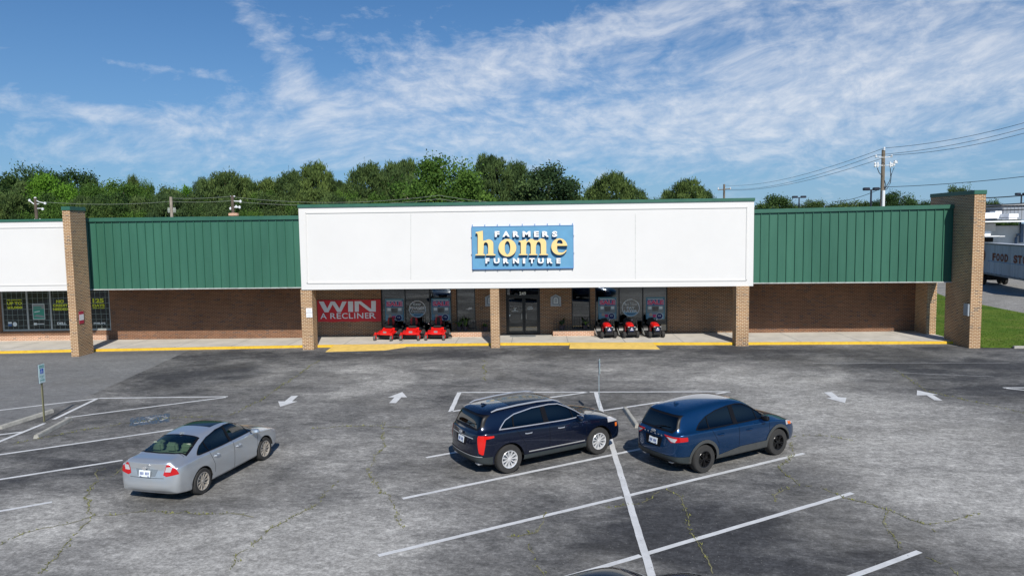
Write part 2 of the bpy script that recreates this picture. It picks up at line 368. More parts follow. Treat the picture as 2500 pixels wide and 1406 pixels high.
def asphalt(name, lo, hi, flat):
    t, p = mat(name, rough=0.9, spec=0.25)
    o = t.add('ShaderNodeTexCoord').outputs['Object']
    wear = t.add('ShaderNodeAttribute', attribute_name='wear').outputs['Fac']
    n0 = t.noise(t.mapping(o, (0.7, 1.0, 1), loc=(3, 9, 0)), 0.32, 9, 0.66, 0.7)
    n1 = t.noise(t.mapping(o, (0.6, 1.0, 1)), 0.9, 9, 0.76, 0.4)
    n2 = t.noise(t.mapping(o, (1, 1.4, 1), rot=(0, 0, 0.5)), 3.6, 8, 0.80, 0.1)
    n3 = t.noise(o, 13, 4, 0.85)
    n4 = t.noise(o, 42, 3, 0.85)
    f = t.m('ADD', wear, t.m('MULTIPLY', t.m('SUBTRACT', n0, 0.5), 1.2*flat))
    f = t.m('ADD', f, t.m('MULTIPLY', t.m('SUBTRACT', n1, 0.5), 1.0*flat), clamp=True)
    c = t.ramp(f, [(0.0, lo), (0.45, [x*0.55+y*0.45 for x, y in zip(lo, hi)]), (1.0, hi)])
    # grit and blotches act in proportion, so pale places keep their texture
    g = t.m('ADD', t.m('MULTIPLY', t.m('SUBTRACT', n1, 0.5), 1.6*flat), t.m('MULTIPLY', t.m('SUBTRACT', n2, 0.5), 4.2*flat))
    g = t.m('ADD', g, t.m('MULTIPLY', t.m('SUBTRACT', n3, 0.5), 3.2*flat))
    g = t.m('ADD', g, t.m('MULTIPLY', t.m('SUBTRACT', n4, 0.5), 1.6))
    g = t.m('POWER', 2.0, g)
    g = t.m('MINIMUM', t.m('MAXIMUM', g, 0.42), 1.9)
    c = t.mix(1.0, c, t.add('ShaderNodeCombineColor', {0: g, 1: g, 2: g}).outputs[0], 'MULTIPLY')
    warm = t.noise(o, 0.22, 3)
    c = t.mix(t.ramp(warm, [(0.5, 0), (0.75, 0.22)]), c, (0.17, 0.155, 0.125))
    sp_ = t.add('ShaderNodeTexVoronoi', {'Vector': o, 'Scale': 9.0}).outputs['Distance']
    c = t.mix(t.m('MULTIPLY', t.m('LESS_THAN', sp_, 0.085), 0.45), c, (0.42, 0.41, 0.38))
    t.l.new(c, p.inputs['Base Color'])
    b = t.add('ShaderNodeBump', {'Height': t.m('ADD', n4, t.m('MULTIPLY', n3, 1.5)), 'Strength': 0.35, 'Distance': 0.012})
    t.l.new(b.outputs[0], p.inputs['Normal'])
asphalt('asphalt', (0.054, 0.055, 0.059), (0.34, 0.332, 0.315), 1.0)
asphalt('asphalt_new', (0.135, 0.137, 0.142), (0.25, 0.25, 0.245), 0.55)
asphalt('road_asphalt', (0.17, 0.165, 0.155), (0.33, 0.32, 0.30), 0.8)

WB = []   # worn (+) and freshly dark (-) places of the lot, by survey pixel
for px, py, rx, ry, wg in [(600, 1310, 3.6, 1.6, .62), (470, 1390, 3, 1.2, .40), (700, 1390, 2.4, 1.2, .45), (60, 1290, 1.8, 1.5, .65), (180, 1230, 1.6, 1.0, .25), (820, 1180, 2.2, 4, .24), (700, 1120, 1.6, 2, .22), (830, 960, 2.2, 3.4, .22),
        (1180, 890, 7, 2.0, .10), (700, 905, 5, 1.2, .10), (1040, 1290, 2.2, 1.6, .16), (2080, 1020, 4.0, 5.5, .46), (2330, 1120, 4.4, 5.5, .42), (2450, 1250, 3, 4, .30), (1900, 930, 4.5, 3, .36),
        (1620, 905, 5, 1.8, .20), (1500, 1180, 1.2, .8, .16), (1380, 1180, 1, .6, .16), (1560, 1030, 1.0, 1.2, .22), (1080, 1040, 1, 2, .10), (900, 1060, 1.5, 2.5, .18),
        (2300, 900, 9, 2.4, -.34), (2450, 960, 4, 2.0, -.28), (1400, 862, 30, 1.3, -.30), (480, 930, 3.0, 3.0, -.22), (560, 900, 4, 2.0, -.2), (1850, 1310, 2.8, 1.8, -.22), (1850, 1180, 2.0, 1.2, -.16),
        (1950, 1140, 1.3, 1, -.2), (350, 1230, 2.2, 1.3, -.12), (150, 1150, 3, 1.5, -.14), (200, 1010, 1.5, 1.5, -.12), (1330, 985, 4.0, 1.4, -.16), (1650, 1330, 2.5, 1.5, -.10),
        (1150, 1350, 2.6, 1.1, -.10), (330, 1100, 2, 1.5, -.1), (2150, 1390, 3, 1.2, -.22), (1600, 960, 3.2, .8, -.14), (330, 1380, 1.2, 1.6, -.1)]:
    g = G(px, py); WB.append((g.x, g.y, rx, ry, wg))
def wear(x, y):
    v = 0.31 + 0*x
    for a, b, rx, ry, wg in WB: v = v + wg*np.exp(-((x-a)/rx)**2-((y-b)/ry)**2)
    # swept tyre arcs
    for (cx_, cy_, r_, wd, wg, a0, a1) in [(-8.6, 29.2, 2.6, .38, .50, -1.3, 1.7), (-9.0, 29.4, 3.7, .30, .36, -1.2, 1.5), (-8.4, 29.0, 1.6, .30, .34, -1.2, 1.8), (9.6, 31.0, 3.3, .35, .30, -2.8, .2), (-15.5, 31, 4, .5, .25, -.9, 1.4), (4.5, 33.5, 3.0, .25, .25, -2.6, -.2), (11.5, 19, 6.5, .4, .22, 1.2, 2.9)]:
        d = np.hypot(x-cx_, (y-cy_)*1.15); a = np.arctan2(y-cy_, x-cx_) % (2*pi)
        v = v + wg*np.exp(-((d-r_)/wd)**2)*((a > a0 % (2*pi)) & (a < (a1 % (2*pi) if a1 > 0 else 7))) if a0 >= 0 else v*0 + v + wg*np.exp(-((d-r_)/wd)**2)*((np.arctan2(y-cy_, x-cx_) > a0) & (np.arctan2(y-cy_, x-cx_) < a1))
    return v
def grid_sheet(name, poly_fn, x0, x1, y0, y1, st, z, m, wf, kind='structure'):
    xs = np.arange(x0, x1+1e-6, st); ys = np.arange(y0, y1+1e-6, st)
    X, Y = np.meshgrid(xs, ys, indexing='ij'); X2, Y2 = poly_fn(X, Y)
    v = np.stack([X2.ravel(), Y2.ravel(), np.full(X.size, z)], 1); ny = len(ys)
    i, j = np.meshgrid(np.arange(len(xs)-1), np.arange(ny-1), indexing='ij'); a = (i*ny+j).ravel()
    f = np.stack([a, a+ny, a+ny+1, a+1], 1)
    me = bpy.data.meshes.new(name); me.from_pydata(v.tolist(), [], f.tolist())
    at = me.attributes.new('wear', 'FLOAT', 'POINT'); at.data.foreach_set('value', np.clip(wf(X2.ravel(), Y2.ravel()), 0, 1))
    o = link(name, me, m, uv=False); return tag(o, kind=kind)
grid_sheet('parking_lot', lambda X, Y: (X, Y), -46, 34, -30, 42, 0.4, 0.0, 'asphalt', wear)
def leftx(Y):            # edge between the old lot and the newer paving of the next lot
    return np.interp(Y, [-30, 12, 22.7, 26.4, 36.25, 42], [-24, -20.5, -17.75, -17.35, -18.5, -18.9])
grid_sheet('newer_paving', lambda X, Y: (leftx(Y)+(X)*28.0+0.12*np.sin(Y*3)*(X > .99), Y), -1, 0, -29, 41.9, 0.25, 0.004, 'asphalt_new', lambda x, y: 0.35+0.25*np.exp(-((y-35)/1.6)**2)*np.exp(-((x+22)/4)**2)-0.5*np.exp(-((y-37)/.6)**2)+0*x)

# road and grass to the right of the building
road_l = [(32.6, 38), (32.9, 44), (33.5, 52), (34.3, 60), (38, 72), (46, 95), (60, 130)]
rp = [(x, y, -0.02) for x, y in road_l] + [(110, 130, -0.02), (110, 38, -0.02)]
me = bpy.data.meshes.new('road'); me.from_pydata(rp, [], [list(range(len(rp)))[::-1]])
tag(link('road', me, 'road_asphalt', uv=False), kind='structure')
a = me.attributes.new('wear', 'FLOAT', 'POINT'); a.data.foreach_set('value', [0.5]*len(rp))
t, p = mat('lawn', rough=0.95, spec=0.1)
o = t.add('ShaderNodeTexCoord').outputs['Object']
n = t.noise(o, 0.45, 7, 0.65); n2 = t.noise(o, 5, 4, 0.7)
c = t.mix(t.ramp(n, [(0.35, 0), (0.7, 1)]), (0.060, 0.125, 0.014), (0.140, 0.190, 0.028))
c = t.mix(t.ramp(t.noise(o, 0.9, 5, .7), [(0.56, 0), (0.72, 0.75)]), c, (0.16, 0.15, 0.06))
c = t.mix(1.0, c, t.ramp(n2, [(0.3, 0.65), (0.7, 1.25)]), 'MULTIPLY'); t.l.new(c, p.inputs['Base Color'])
lawn = MB(); lp = [(21.9, 36.6, .01), (22.3, 36.1, .01), (24, 35.9, .01), (33.2, 35.2, .01)] + [(x-.12, y, .01) for x, y in road_l[:-1]] + [(20, 95, .01), (20, 42, .01)]
lawn.prism(lp, (0, 0, .05)); tag(lawn.build('lawn', 'lawn'), kind='structure')
# blades of grass (uncountable)
V = []; F = []; T = []
poly = [(q[0], q[1]) for q in lp]
def inside(x, y):
    c_ = False; j = len(poly)-1
    for i in range(len(poly)):
        if (poly[i][1] > y) != (poly[j][1] > y) and x < (poly[j][0]-poly[i][0])*(y-poly[i][1])/(poly[j][1]-poly[i][1])+poly[i][0]: c_ = not c_
        j = i
    return c_
while len(F) < 16000:
    x, y = random.uniform(21.8, 34), 35.3+random.random()**1.6*30
    if not inside(x, y): continue
    h = random.uniform(.02, .07); a = random.uniform(0, pi); ww = .022; k = len(V)
    V += [(x-cos(a)*ww, y-sin(a)*ww, .05), (x+cos(a)*ww, y+sin(a)*ww, .05), (x+random.uniform(-.05, .05), y+random.uniform(-.05, .05), .06+h)]
    F.append((k, k+1, k+2)); T += [random.random()]*3
me = bpy.data.meshes.new('grass'); me.from_pydata(V, [], F); at = me.attributes.new('tone', 'FLOAT', 'POINT'); at.data.foreach_set('value', T)
tag(link('grass', me, 'green_leaves', uv=False), 'short green grass blades on the lawn beside the building', 'grass', kind='stuff')
kb = MB(); kb.prism([(23.6, 35.75, 0), (33.5, 35.0, 0), (33.5, 35.15, 0), (23.6, 35.9, 0)], (0, 0, .13))
tag(kb.build('kerb', 'concrete_stop', bevel=.015), kind='structure')

# cracks with weeds in them: dark broken seams and yellow-green tufts
def meander(pts, step=0.12, amp=0.09):
    out = []
    for a, b in zip(pts, pts[1:]):
        L = (b-a).length; n = max(1, int(L/step)); d = (b-a)/n; q = Vector((-d.y, d.x, 0)).normalized()
        w_ = 0.0
        for i in range(n):
            w_ = w_*.8+random.gauss(0, amp*.35); out.append(a+d*i+q*(w_+random.gauss(0, .012))*min(1, i/3, (n-i)/3))
    out.append(pts[-1]); return out
CR = [[(780, 880), (640, 975), (560, 1015), (430, 1020), (330, 1030), (180, 1055), (30, 1085)], [(300, 1140), (230, 1180), (205, 1215), (222, 1260), (330, 1250), (480, 1255), (620, 1262)], [(222, 1260), (170, 1320), (100, 1400)], [(222, 1262), (60, 1300), (0, 1330)],
      [(240, 1170), (235, 1150), (260, 1145)], [(1930, 1080), (1940, 1110), (1900, 1140), (1950, 1185), (2000, 1188), (2060, 1215), (2170, 1245), (2260, 1280), (2330, 1270), (2400, 1255)], [(1945, 1185), (1890, 1210), (1895, 1225)],
      [(2170, 1245), (2155, 1275), (2185, 1310), (2200, 1345)], [(2270, 1285), (2290, 1305)], [(1620, 1190), (1665, 1215), (1680, 1260), (1700, 1320), (1740, 1400)], [(1335, 1250), (1310, 1300), (1240, 1310)], [(1290, 1330), (1310, 1380), (1330, 1406)],
      [(830, 1170), (760, 1240), (660, 1290), (560, 1390)], [(940, 1030), (940, 1090), (900, 1150), (960, 1230), (985, 1290)], [(1920, 1068), (2010, 1063), (2080, 1075)], [(2260, 1360), (2320, 1385), (2340, 1406)], [(2180, 900), (2260, 955), (2400, 985), (2500, 1010)], [(1180, 880), (1185, 930)],
      [(1000, 1045), (900, 1040), (760, 1045)], [(1610, 1200), (1560, 1230), (1480, 1240)]]
cr = MB(); V = []; F = []; T = []
for path in CR:
    pts = meander([G(*q) for q in path])
    for i, (a, b) in enumerate(zip(pts, pts[1:])):
        d = b-a
        if d.length < 1e-4: continue
        q = Vector((-d.y, d.x, 0)).normalized()*random.uniform(.006, .016)
        if random.random() < .8: cr.quad(a-q+Vector((0, 0, .009)), b-q*.8+Vector((0, 0, .009)), b+q*.8+Vector((0, 0, .009)), a+q+Vector((0, 0, .009)))
        dens = 3 if (i//9) % 3 else 1
        for _ in range(dens*2):
            if random.random() < .55:
                c = a+d*random.random()+Vector((random.gauss(0, .035), random.gauss(0, .035), .012)); k = len(V); al = random.uniform(0, pi); s_ = random.uniform(.008, .021)
                V += [tuple(c+Vector((cos(al)*s_, sin(al)*s_, 0))), tuple(c-Vector((cos(al)*s_, sin(al)*s_, 0))), tuple(c+Vector((random.gauss(0, .02), random.gauss(0, .02), random.uniform(.01, .05))))]
                F.append((k, k+1, k+2)); T += [random.random()]*3
dirty('crack_dirt', (0.23, 0.22, 0.12), 0.95, 0.5, 8); leafmat('weed_leaves', (0.14, 0.14, 0.05), (0.30, 0.31, 0.09), 0.2)
tag(cr.build('pavement_cracks', 'crack_dirt'), kind='structure')
me = bpy.data.meshes.new('weeds'); me.from_pydata(V, [], F); at = me.attributes.new('tone', 'FLOAT', 'POINT'); at.data.foreach_set('value', T)
tag(link('weeds', me, 'weed_leaves', uv=False), 'small yellow green weeds growing in the asphalt cracks', 'weeds', kind='stuff')

# painted markings, worn through to the asphalt
def paintmat(name, col, thr):
    m = bpy.data.materials.new(name); m.use_nodes = True; t = NT(m.node_tree); p = t.n['Principled BSDF']; p.inputs['Roughness'].default_value = 0.7
    o = t.add('ShaderNodeTexCoord').outputs['Object']
    c = t.mix(1.0, (*col, 1), t.ramp(t.noise(o, 2.5, 5, .7), [(0.3, 0.78), (0.7, 1.05)]), 'MULTIPLY'); t.l.new(c, p.inputs['Base Color'])
    n = t.noise(o, 14, 6, .8)
    f = t.ramp(n, [(thr, 0.0), (thr+0.05, 1.0)])
    tr = t.add('ShaderNodeBsdfTransparent'); mx = t.add('ShaderNodeMixShader', {0: f, 1: tr.outputs[0], 2: p.outputs[0]})
    t.l.new(mx.outputs[0], t.n['Material Output'].inputs[0]); M[name] = m
paintmat('line_paint', (0.66, 0.67, 0.68), 0.33); paintmat('faded_blue', (0.085, 0.155, 0.25), 0.50); paintmat('faded_white', (0.45, 0.47, 0.50), 0.47)
pl = MB()
def line(x0, y0, x1, y1, wd=0.125, z=.008):
    a, b = Vector((x0, y0, z)), Vector((x1, y1, z)); n = max(1, int((b-a).length/0.3)); q = Vector((-(b-a).y, (b-a).x, 0)).normalized()*wd/2
    P = [(a+(b-a)*i/n)+q*random.uniform(-.08, .08) for i in range(n+1)]
    for i in range(n): pl.quad(P[i]-q, P[i+1]-q, P[i+1]+q, P[i]+q)
SL = 0.594
line(2.26, 26.9, 2.02, 12.0, .15, .012); line(2.02, 12, 1.9, 3, .15, .012)
line(-2.96, 27.12, 7.3, 26.9); line(-2.96, 24.18, -2.96, 27.12, .16); line(-2.94, 24.2, 2.02, 27.02); line(2.3, 24.2, 7.3, 26.88)
line(-3.05, 19.2, 2.1, 22.3); line(-3.15, 16.19, 2.1, 19.38); line(2.2, 19.45, 7.25, 22.5); line(-3.08, 13.25, 1.98, 16.25); line(2.12, 16.34, 7.3, 19.42)
line(-3.1, 10.25, 1.95, 13.25); line(2.05, 13.32, 7.32, 16.46); line(2.0, 10.35, 7.25, 13.42); line(2.0, 7.3, 7.2, 10.4); line(-3.1, 7.2, 1.9, 10.2)
line(-11.82, 26.7, -16.8, 26.58); line(-16.8, 26.55, -19.8, 24.5); line(-19.8, 24.5, -22, 23); line(-11.85, 26.58, -16.2, 23.7); line(-16.8, 26.45, -16.45, 23.5, .14, .012); line(-16.42, 23.0, -16.25, 12, .14, .012)
line(-16.45, 22.0, -21, 19.1); line(-11.62, 22.16, -16.3, 19.05); line(-11.5, 19.1, -16.3, 16.0); line(-11.4, 16.03, -16.3, 12.9); line(-11.4, 12.95, -16.3, 9.8)
line(17.6, 27.2, 24, 27.0); line(17.65, 27.1, 17.65+5, 27.1-3.4)
# faint old line across the dark asphalt near the right end
line(12.5, 32.4, 21, 32.1, .03); line(15, 30.2, 18.5, 29.2, .03)
tag(pl.build('parking_lines', 'line_paint'), kind='structure')

def arrow(px, py, ang, s, label):
    g = G(px, py); b = MB(); L, hw, sw, hl = 1.45*s, .42*s, .17*s, .60*s
    pts = [(-L/2, -sw), (L/2-hl, -sw), (L/2-hl, -hw), (L/2, 0), (L/2-hl, hw), (L/2-hl, sw), (-L/2, sw)]
    b.prism([(x, y, 0) for x, y in pts], (0, 0, .002))
    o = b.build('painted_arrow', 'line_paint'); o.location = (g.x, g.y, .010); o.rotation_euler = (0, 0, ang)
    tag(o, label, 'pavement arrow', 'white direction arrows painted on the drive aisles')
def arrow_pts(tip, wings, tailw, label):
    """arrow outline straight from surveyed points: tip, two wing ends, notch pair and tail pair"""
    P = [G(*q) for q in (tip, wings[0], *tailw, wings[1])]; c = sum(P, Vector())/len(P); b = MB()
    b.prism([tuple(q-c) for q in P], (0, 0, .002)); o = b.build('painted_arrow', 'line_paint'); o.location = (c.x, c.y, .010)
    tag(o, label, 'pavement arrow', 'white direction arrows painted on the drive aisles')
arrow_pts((684, 993), [(679, 980), (726, 980)], [(695, 980), (711, 967), (728, 966), (713, 980)], 'white arrow on the asphalt nearest the silver sedan, pointing towards the camera')
arrow_pts((982, 957), [(948, 970), (994, 970)], [(963, 970), (950, 984), (967, 984), (980, 970)], 'white arrow between the left aisle and the dark navy SUV, pointing at the store')
arrow_pts((2063, 984), [(2018, 972), (2067, 971)], [(2030, 971), (2011, 958), (2030, 957), (2047, 970)], 'white arrow beyond the bright blue SUV, pointing towards the camera')
arrow_pts((2239, 953), [(2238, 965), (2291, 964)], [(2262, 965), (2281, 977), (2301, 978), (2277, 964)], 'white arrow at the dark patch on the right, pointing at the store')
# faded wheelchair space symbol
b = MB(); sq = [G(316, 1041, .008), G(318, 1021, .008), G(415, 1008, .008), G(413, 1029, .008)]; b.prism([tuple(q) for q in sq], (0, 0, .002))
isa = thing('wheelchair_marking', 'faded blue wheelchair symbol painted on the asphalt behind the silver sedan', 'pavement marking', tuple(sum(sq, Vector())/4)); b.build('blue_square', 'faded_blue', isa)
def strip(b, pts, wd, z):
    for a, c in zip(pts, pts[1:]):
        a, c = Vector(a), Vector(c); q = Vector((-(c-a).y, (c-a).x, 0)).normalized()*wd/2; a.z = c.z = z; b.quad(a-q, c-q, c+q, a+q)
b = MB(); strip(b, [G(326, 1034), G(362, 1029)], .16, .013); strip(b, [G(362, 1029), G(378, 1018), G(400, 1016), G(408, 1021), G(392, 1027)], .10, .013); strip(b, [G(356, 1019), G(372, 1022)], .1, .014)
b.build('white_figure', 'faded_white', isa)

def wheel_stop(p0, p1, label, hgt=.13, wd=.17):
    a, c = G(*p0), G(*p1); d = (c-a); L = d.length; ang = atan2(d.y, d.x); mid = (a+c)/2
    b = MB(); prof = [(-wd/2, 0), (-wd/2*.72, hgt*.8), (-wd/2*.5, hgt), (wd/2*.5, hgt), (wd/2*.72, hgt*.8), (wd/2, 0)]
    b.rings([[(x, y, z) for y, z in prof] for x in (-L/2, -L/2+.05, L/2-.05, L/2)])
    o = b.build('wheel_stop', 'concrete_stop', bevel=.01); o.location = (mid.x, mid.y, 0); o.rotation_euler = (0, 0, ang)
    tag(o, label, 'wheel stop', 'concrete wheel stops in the parking rows')
wheel_stop((1526, 1001), (1556, 1045), 'concrete wheel stop between the two parked SUVs')
wheel_stop((88, 1071), (172, 1026), 'concrete wheel stop on the car side of the left sign post')
wheel_stop((0, 1048), (128, 1007), 'concrete wheel stop behind the left sign post, on the lighter paving')

# ================================================================== pavement in front of the shops
cx = [(-46, 35.6), (-34, 36.7), (-23.7, 37.5), (-12.6, 38.15), (-1.6, 38.25), (11.2, 37.65), (22.0, 37.35)]
WK = .13
sw = MB(); sw.prism([(x, y+.12, 0) for x, y in cx]+[(22.0, 41.9, 0), (-46, 41.9, 0)], (0, 0, WK))
tag(sw.build('sidewalk', 'concrete_walk'), kind='structure')
jt = MB()
def cy(x): return float(np.interp(x, [c_[0] for c_ in cx], [c_[1] for c_ in cx]))
for x in np.arange(-44, 21.9, 3.05):
    jt.quad((x-.012, cy(x)+.15, WK+.003), (x+.012, cy(x)+.15, WK+.003), (x+.012, 41.2, WK+.003), (x-.012, 41.2, WK+.003))
tag(jt.build('sidewalk_joints', 'plaque_dark'), kind='structure')
kb = MB()
for (x0, y0), (x1, y1) in zip(cx, cx[1:]):
    kb.prism([(x0, y0, 0), (x1, y1, 0), (x1, y1+.119, 0), (x0, y0+.119, 0)], (0, 0, WK+.002))
tag(kb.build('kerb', 'yellow_paint'), kind='structure')
rm = MB()
def ramp(a, b_, c_, d_, e):     # a,b front; c,d top edge ; sloped sheet with flared side
    rm.prism([(a[0], a[1], .012), (b_[0], b_[1], .012), (c_[0], c_[1], WK+.006), (d_[0], d_[1], WK+.006)], (0, 0, -.02))
ramp((-10.97, 36.72), (-7.95, 37.02), (-7.55, cy(-7.55)-.01), (-10.9, cy(-10.9)-.01), 0)
rm.prism([(-7.94, 37.02, .012), (-7.0, 37.95, .012), (-7.0, cy(-7)-.01, .03), (-7.54, cy(-7.55)-.01, WK+.004)], (0, 0, -.02))
ramp((1.75, 37.0), (6.35, 36.55), (6.2, cy(6.2)-.01), (1.85, cy(1.85)-.01), 0)
tag(rm.build('ramp', 'ramp_paint'), kind='structure')

# ================================================================== the shopping building
YW, YF = 41.3, 37.4                     # shop wall and canopy face
BO = Vector((-1, 41, 0))
bld = thing('shopping_building', 'long brick store building with white centre fascia, green metal canopies and brick pillars', 'building', BO)
def bp(name, b, m, parent=bld, **k): return b.build(name, m, parent, **k)
def wbox(px0, px1, pyt, pyb, Y, thick, b=None):
    a = AT(px0, pyb, Y); c = AT(px1, pyt, Y); b = b or MB(); b.box(a.x, c.x, Y, Y+thick, a.z, c.z); return b
ZB = 3.16                                # canopy underside
# --- white centre fascia with raised border
b = MB(); zt0, zt1 = AT(729, 507, YF).z, AT(1841, 490.5, YF).z; xl, xr = AT(732, 600, YF).x, AT(1840, 600, YF).x
b.prism([(xl, YF, ZB+.05), (xr, YF, ZB-.04), (xr, YF, zt1), (xl, YF, zt0)], (0, .5, 0)); fas = bp('center_fascia', b, 'white_stucco')
b = MB(); i0, i1 = AT(746, 520, YF), AT(1824, 506, YF); j0, j1 = AT(750, 691, YF), AT(1822, 684, YF)
def bar(b, a, c, wd, Y, th):
    a, c = Vector((a.x, Y, a.z)), Vector((c.x, Y, c.z)); d = (c-a).normalized(); q = Vector((-d.z, 0, d.x))*wd/2
    b.prism([tuple(a-q), tuple(c-q), tuple(c+q), tuple(a+q)], (0, th, 0))
for (a, c) in ((i0, i1), (j0, j1), (i0, j0), (i1, j1)): bar(b, a, c, .07, YF-.035, .034)
bp('fascia_moulding', b, 'white_trim')
for px in (1003, 1551):
    b = MB(); a = AT(px, 522, YF); c = AT(px, 682, YF); bar(b, a, c, .02, YF-.006, .005); bp('fascia_joint', b, 'galv_edge')
b = MB(); b.prism([(xl-.03, YF-.06, zt0-.01), (xr+.03, YF-.06, zt1-.01), (xr+.03, YF-.06, zt1+.15), (xl-.03, YF-.06, zt0+.15)], (0, .62, 0)); bp('coping', b, 'green_coping')
# --- green standing seam canopies
def green(name, x0, x1, z0a, z0b, z1a, z1b, Y, n):
    b = MB(); b.prism([(x0, Y, z0a), (x1, Y, z0b), (x1, Y, z1b), (x0, Y, z1a)], (0, .35, 0)); g = bp(name, b, 'green_metal')
    b = MB()
    for i in range(n+1):
        f = (i+.02)/n; x = x0+(x1-x0)*min(f, .999); za, zc = z0a+(z0b-z0a)*f, z1a+(z1b-z1a)*f
        b.box(x-.018, x+.018, Y-.055, Y-.001, za+.01, zc-.02)
    bp('standing_seam', b, 'green_rib', g)
    b = MB(); b.prism([(x0, Y-.11, z1a-.04), (x1, Y-.11, z1b-.04), (x1, Y-.11, z1b+.16), (x0, Y-.11, z1a+.16)], (0, .6, 0)); bp('coping', b, 'green_coping', g)
    b = MB(); b.prism([(x0, Y-.07, z0a-.05), (x1, Y-.07, z0b-.05), (x1, Y-.07, z0b), (x0, Y-.07, z0a)], (0, .4, 0)); bp('drip_edge', b, 'galv_edge', g)
    return g
YG = 37.75; a = AT(213, 706, YG); c = AT(733, 701, YG); e = AT(208, 540, YG); f = AT(729, 534, YG)
green('green_canopy', a.x-.2, xl-.01, a.z, c.z, e.z, f.z, YG, 27)
a = AT(1842, 690, YG); c = AT(2342, 687, YG); e = AT(1841, 519, YG); f = AT(2345, 507, YG)
green('green_canopy', xr+.01, 21.95, a.z, c.z, e.z, f.z, YG, 24)
# --- white fascia of the next shop on the left
YL = 37.6; b = MB(); a = AT(0, 712, YL); c = AT(170, 709.5, YL); e = AT(0, 542, YL); f = AT(158, 540, YL)
dz = (c.z-a.z)/(c.x-a.x); X0 = -46
b.prism([(X0, YL, a.z), (c.x, YL, c.z), (c.x, YL, f.z), (X0, YL, e.z)], (0, .5, 0)); bp('left_fascia', b, 'white_stucco')
b = MB(); g0, g1 = AT(0, 557, YL), AT(160, 554, YL); bar(b, Vector((X0, 0, g0.z)), g1, .05, YL-.03, .029); g0, g1 = AT(0, 697, YL), AT(166, 695, YL); bar(b, Vector((X0, 0, g0.z)), g1, .05, YL-.03, .029)
bp('fascia_moulding', b, 'white_trim')
b = MB(); b.prism([(X0, YL-.05, e.z), (c.x, YL-.05, f.z), (c.x, YL-.05, f.z+.13), (X0, YL-.05, e.z+.13)], (0, .6, 0)); bp('coping', b, 'green_coping')
# --- soffit, roof, parapets
b = MB(); b.box(-46, xl, YG+.4, YW+.4, 3.32, 3.36); b.box(xl+.02, xr-.02, YF+.52, YW+.4, 3.22, 3.26); b.box(xr+.02, 21.5, YG+.4, YW+.4, 3.24, 3.28); bp('soffit', b, 'soffit')
b = MB(); b.box(-46, 21.4, YG+.5, 66, 6.0, 6.1); bp('roof', b, 'roof_membrane')
b = MB(); b.box(-46, 21.4, 65.7, 66, 3.5, 6.6); b.box(xl, xl+.3, YF+.5, 48, 6.1, 7.4); b.box(xr-.3, xr, YF+.5, 48, 6.1, 7.3); bp('parapet', b, 'white_stucco')
# --- shop walls with openings
def wall_with_holes(name, x0, x1, z0, z1, Y, th, holes, m):
    b = MB(); xs = sorted({x0, x1, *[h[0] for h in holes], *[h[1] for h in holes]})
    for xa, xb in zip(xs, xs[1:]):
        xm = (xa+xb)/2; hs = sorted([h for h in holes if h[0] < xm < h[1]], key=lambda h: h[2]); z = z0
        for h in hs:
            if h[2] > z+1e-3: b.box(xa, xb, Y, Y+th, z, h[2])
            z = h[3]
        if z < z1-1e-3: b.box(xa, xb, Y, Y+th, z, z1)
    bmesh.ops.remove_doubles(b.b, verts=b.b.verts, dist=1e-4)
    # inner shared faces
    dup = [f_ for f_ in b.b.faces if any(g_ is not f_ and set(g_.verts) == set(f_.verts) for g_ in f_.verts[0].link_faces)]
    if dup: bmesh.ops.delete(b.b, geom=dup, context='FACES')
    return bp(name, b, m)
def hole(px0, px1, pyt, pyb, Y=YW):
    a = AT(px0, pyb, Y); c = AT(px1, pyt, Y); return [a.x, c.x, a.z, c.z]
H_L = hole(932, 1102, 705, 808); H_L[2] = .22; H_S = hole(1115, 1160, 703, 803); H_D = hole(1236, 1318, 703, 811); H_D[2] = WK+.01
H_S2 = hole(1396, 1441, 700, 804); H_R = hole(1453, 1630, 700, 808); H_R[2] = .22
for h in (H_L, H_S, H_D, H_S2, H_R): h[3] = 3.1
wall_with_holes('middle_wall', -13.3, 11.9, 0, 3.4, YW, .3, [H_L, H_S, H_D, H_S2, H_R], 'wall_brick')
YLW = 40.9
H_T = hole(5, 266, 711, 809, YLW); H_T[3] = 3.25
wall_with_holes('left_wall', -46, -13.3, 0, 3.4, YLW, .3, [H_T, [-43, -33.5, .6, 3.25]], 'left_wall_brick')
YRW = 41.1
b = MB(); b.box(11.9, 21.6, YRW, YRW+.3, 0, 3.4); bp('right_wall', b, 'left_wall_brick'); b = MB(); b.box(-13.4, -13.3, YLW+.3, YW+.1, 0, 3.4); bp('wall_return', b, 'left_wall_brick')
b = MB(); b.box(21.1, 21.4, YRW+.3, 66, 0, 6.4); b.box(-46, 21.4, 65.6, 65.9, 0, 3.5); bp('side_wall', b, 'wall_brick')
# soldier courses and ledge lines
b = MB(); b.box(-46, -25.0, YLW-.03, YLW-.002, WK, .42); bp('base_course', b, 'planter_brick')
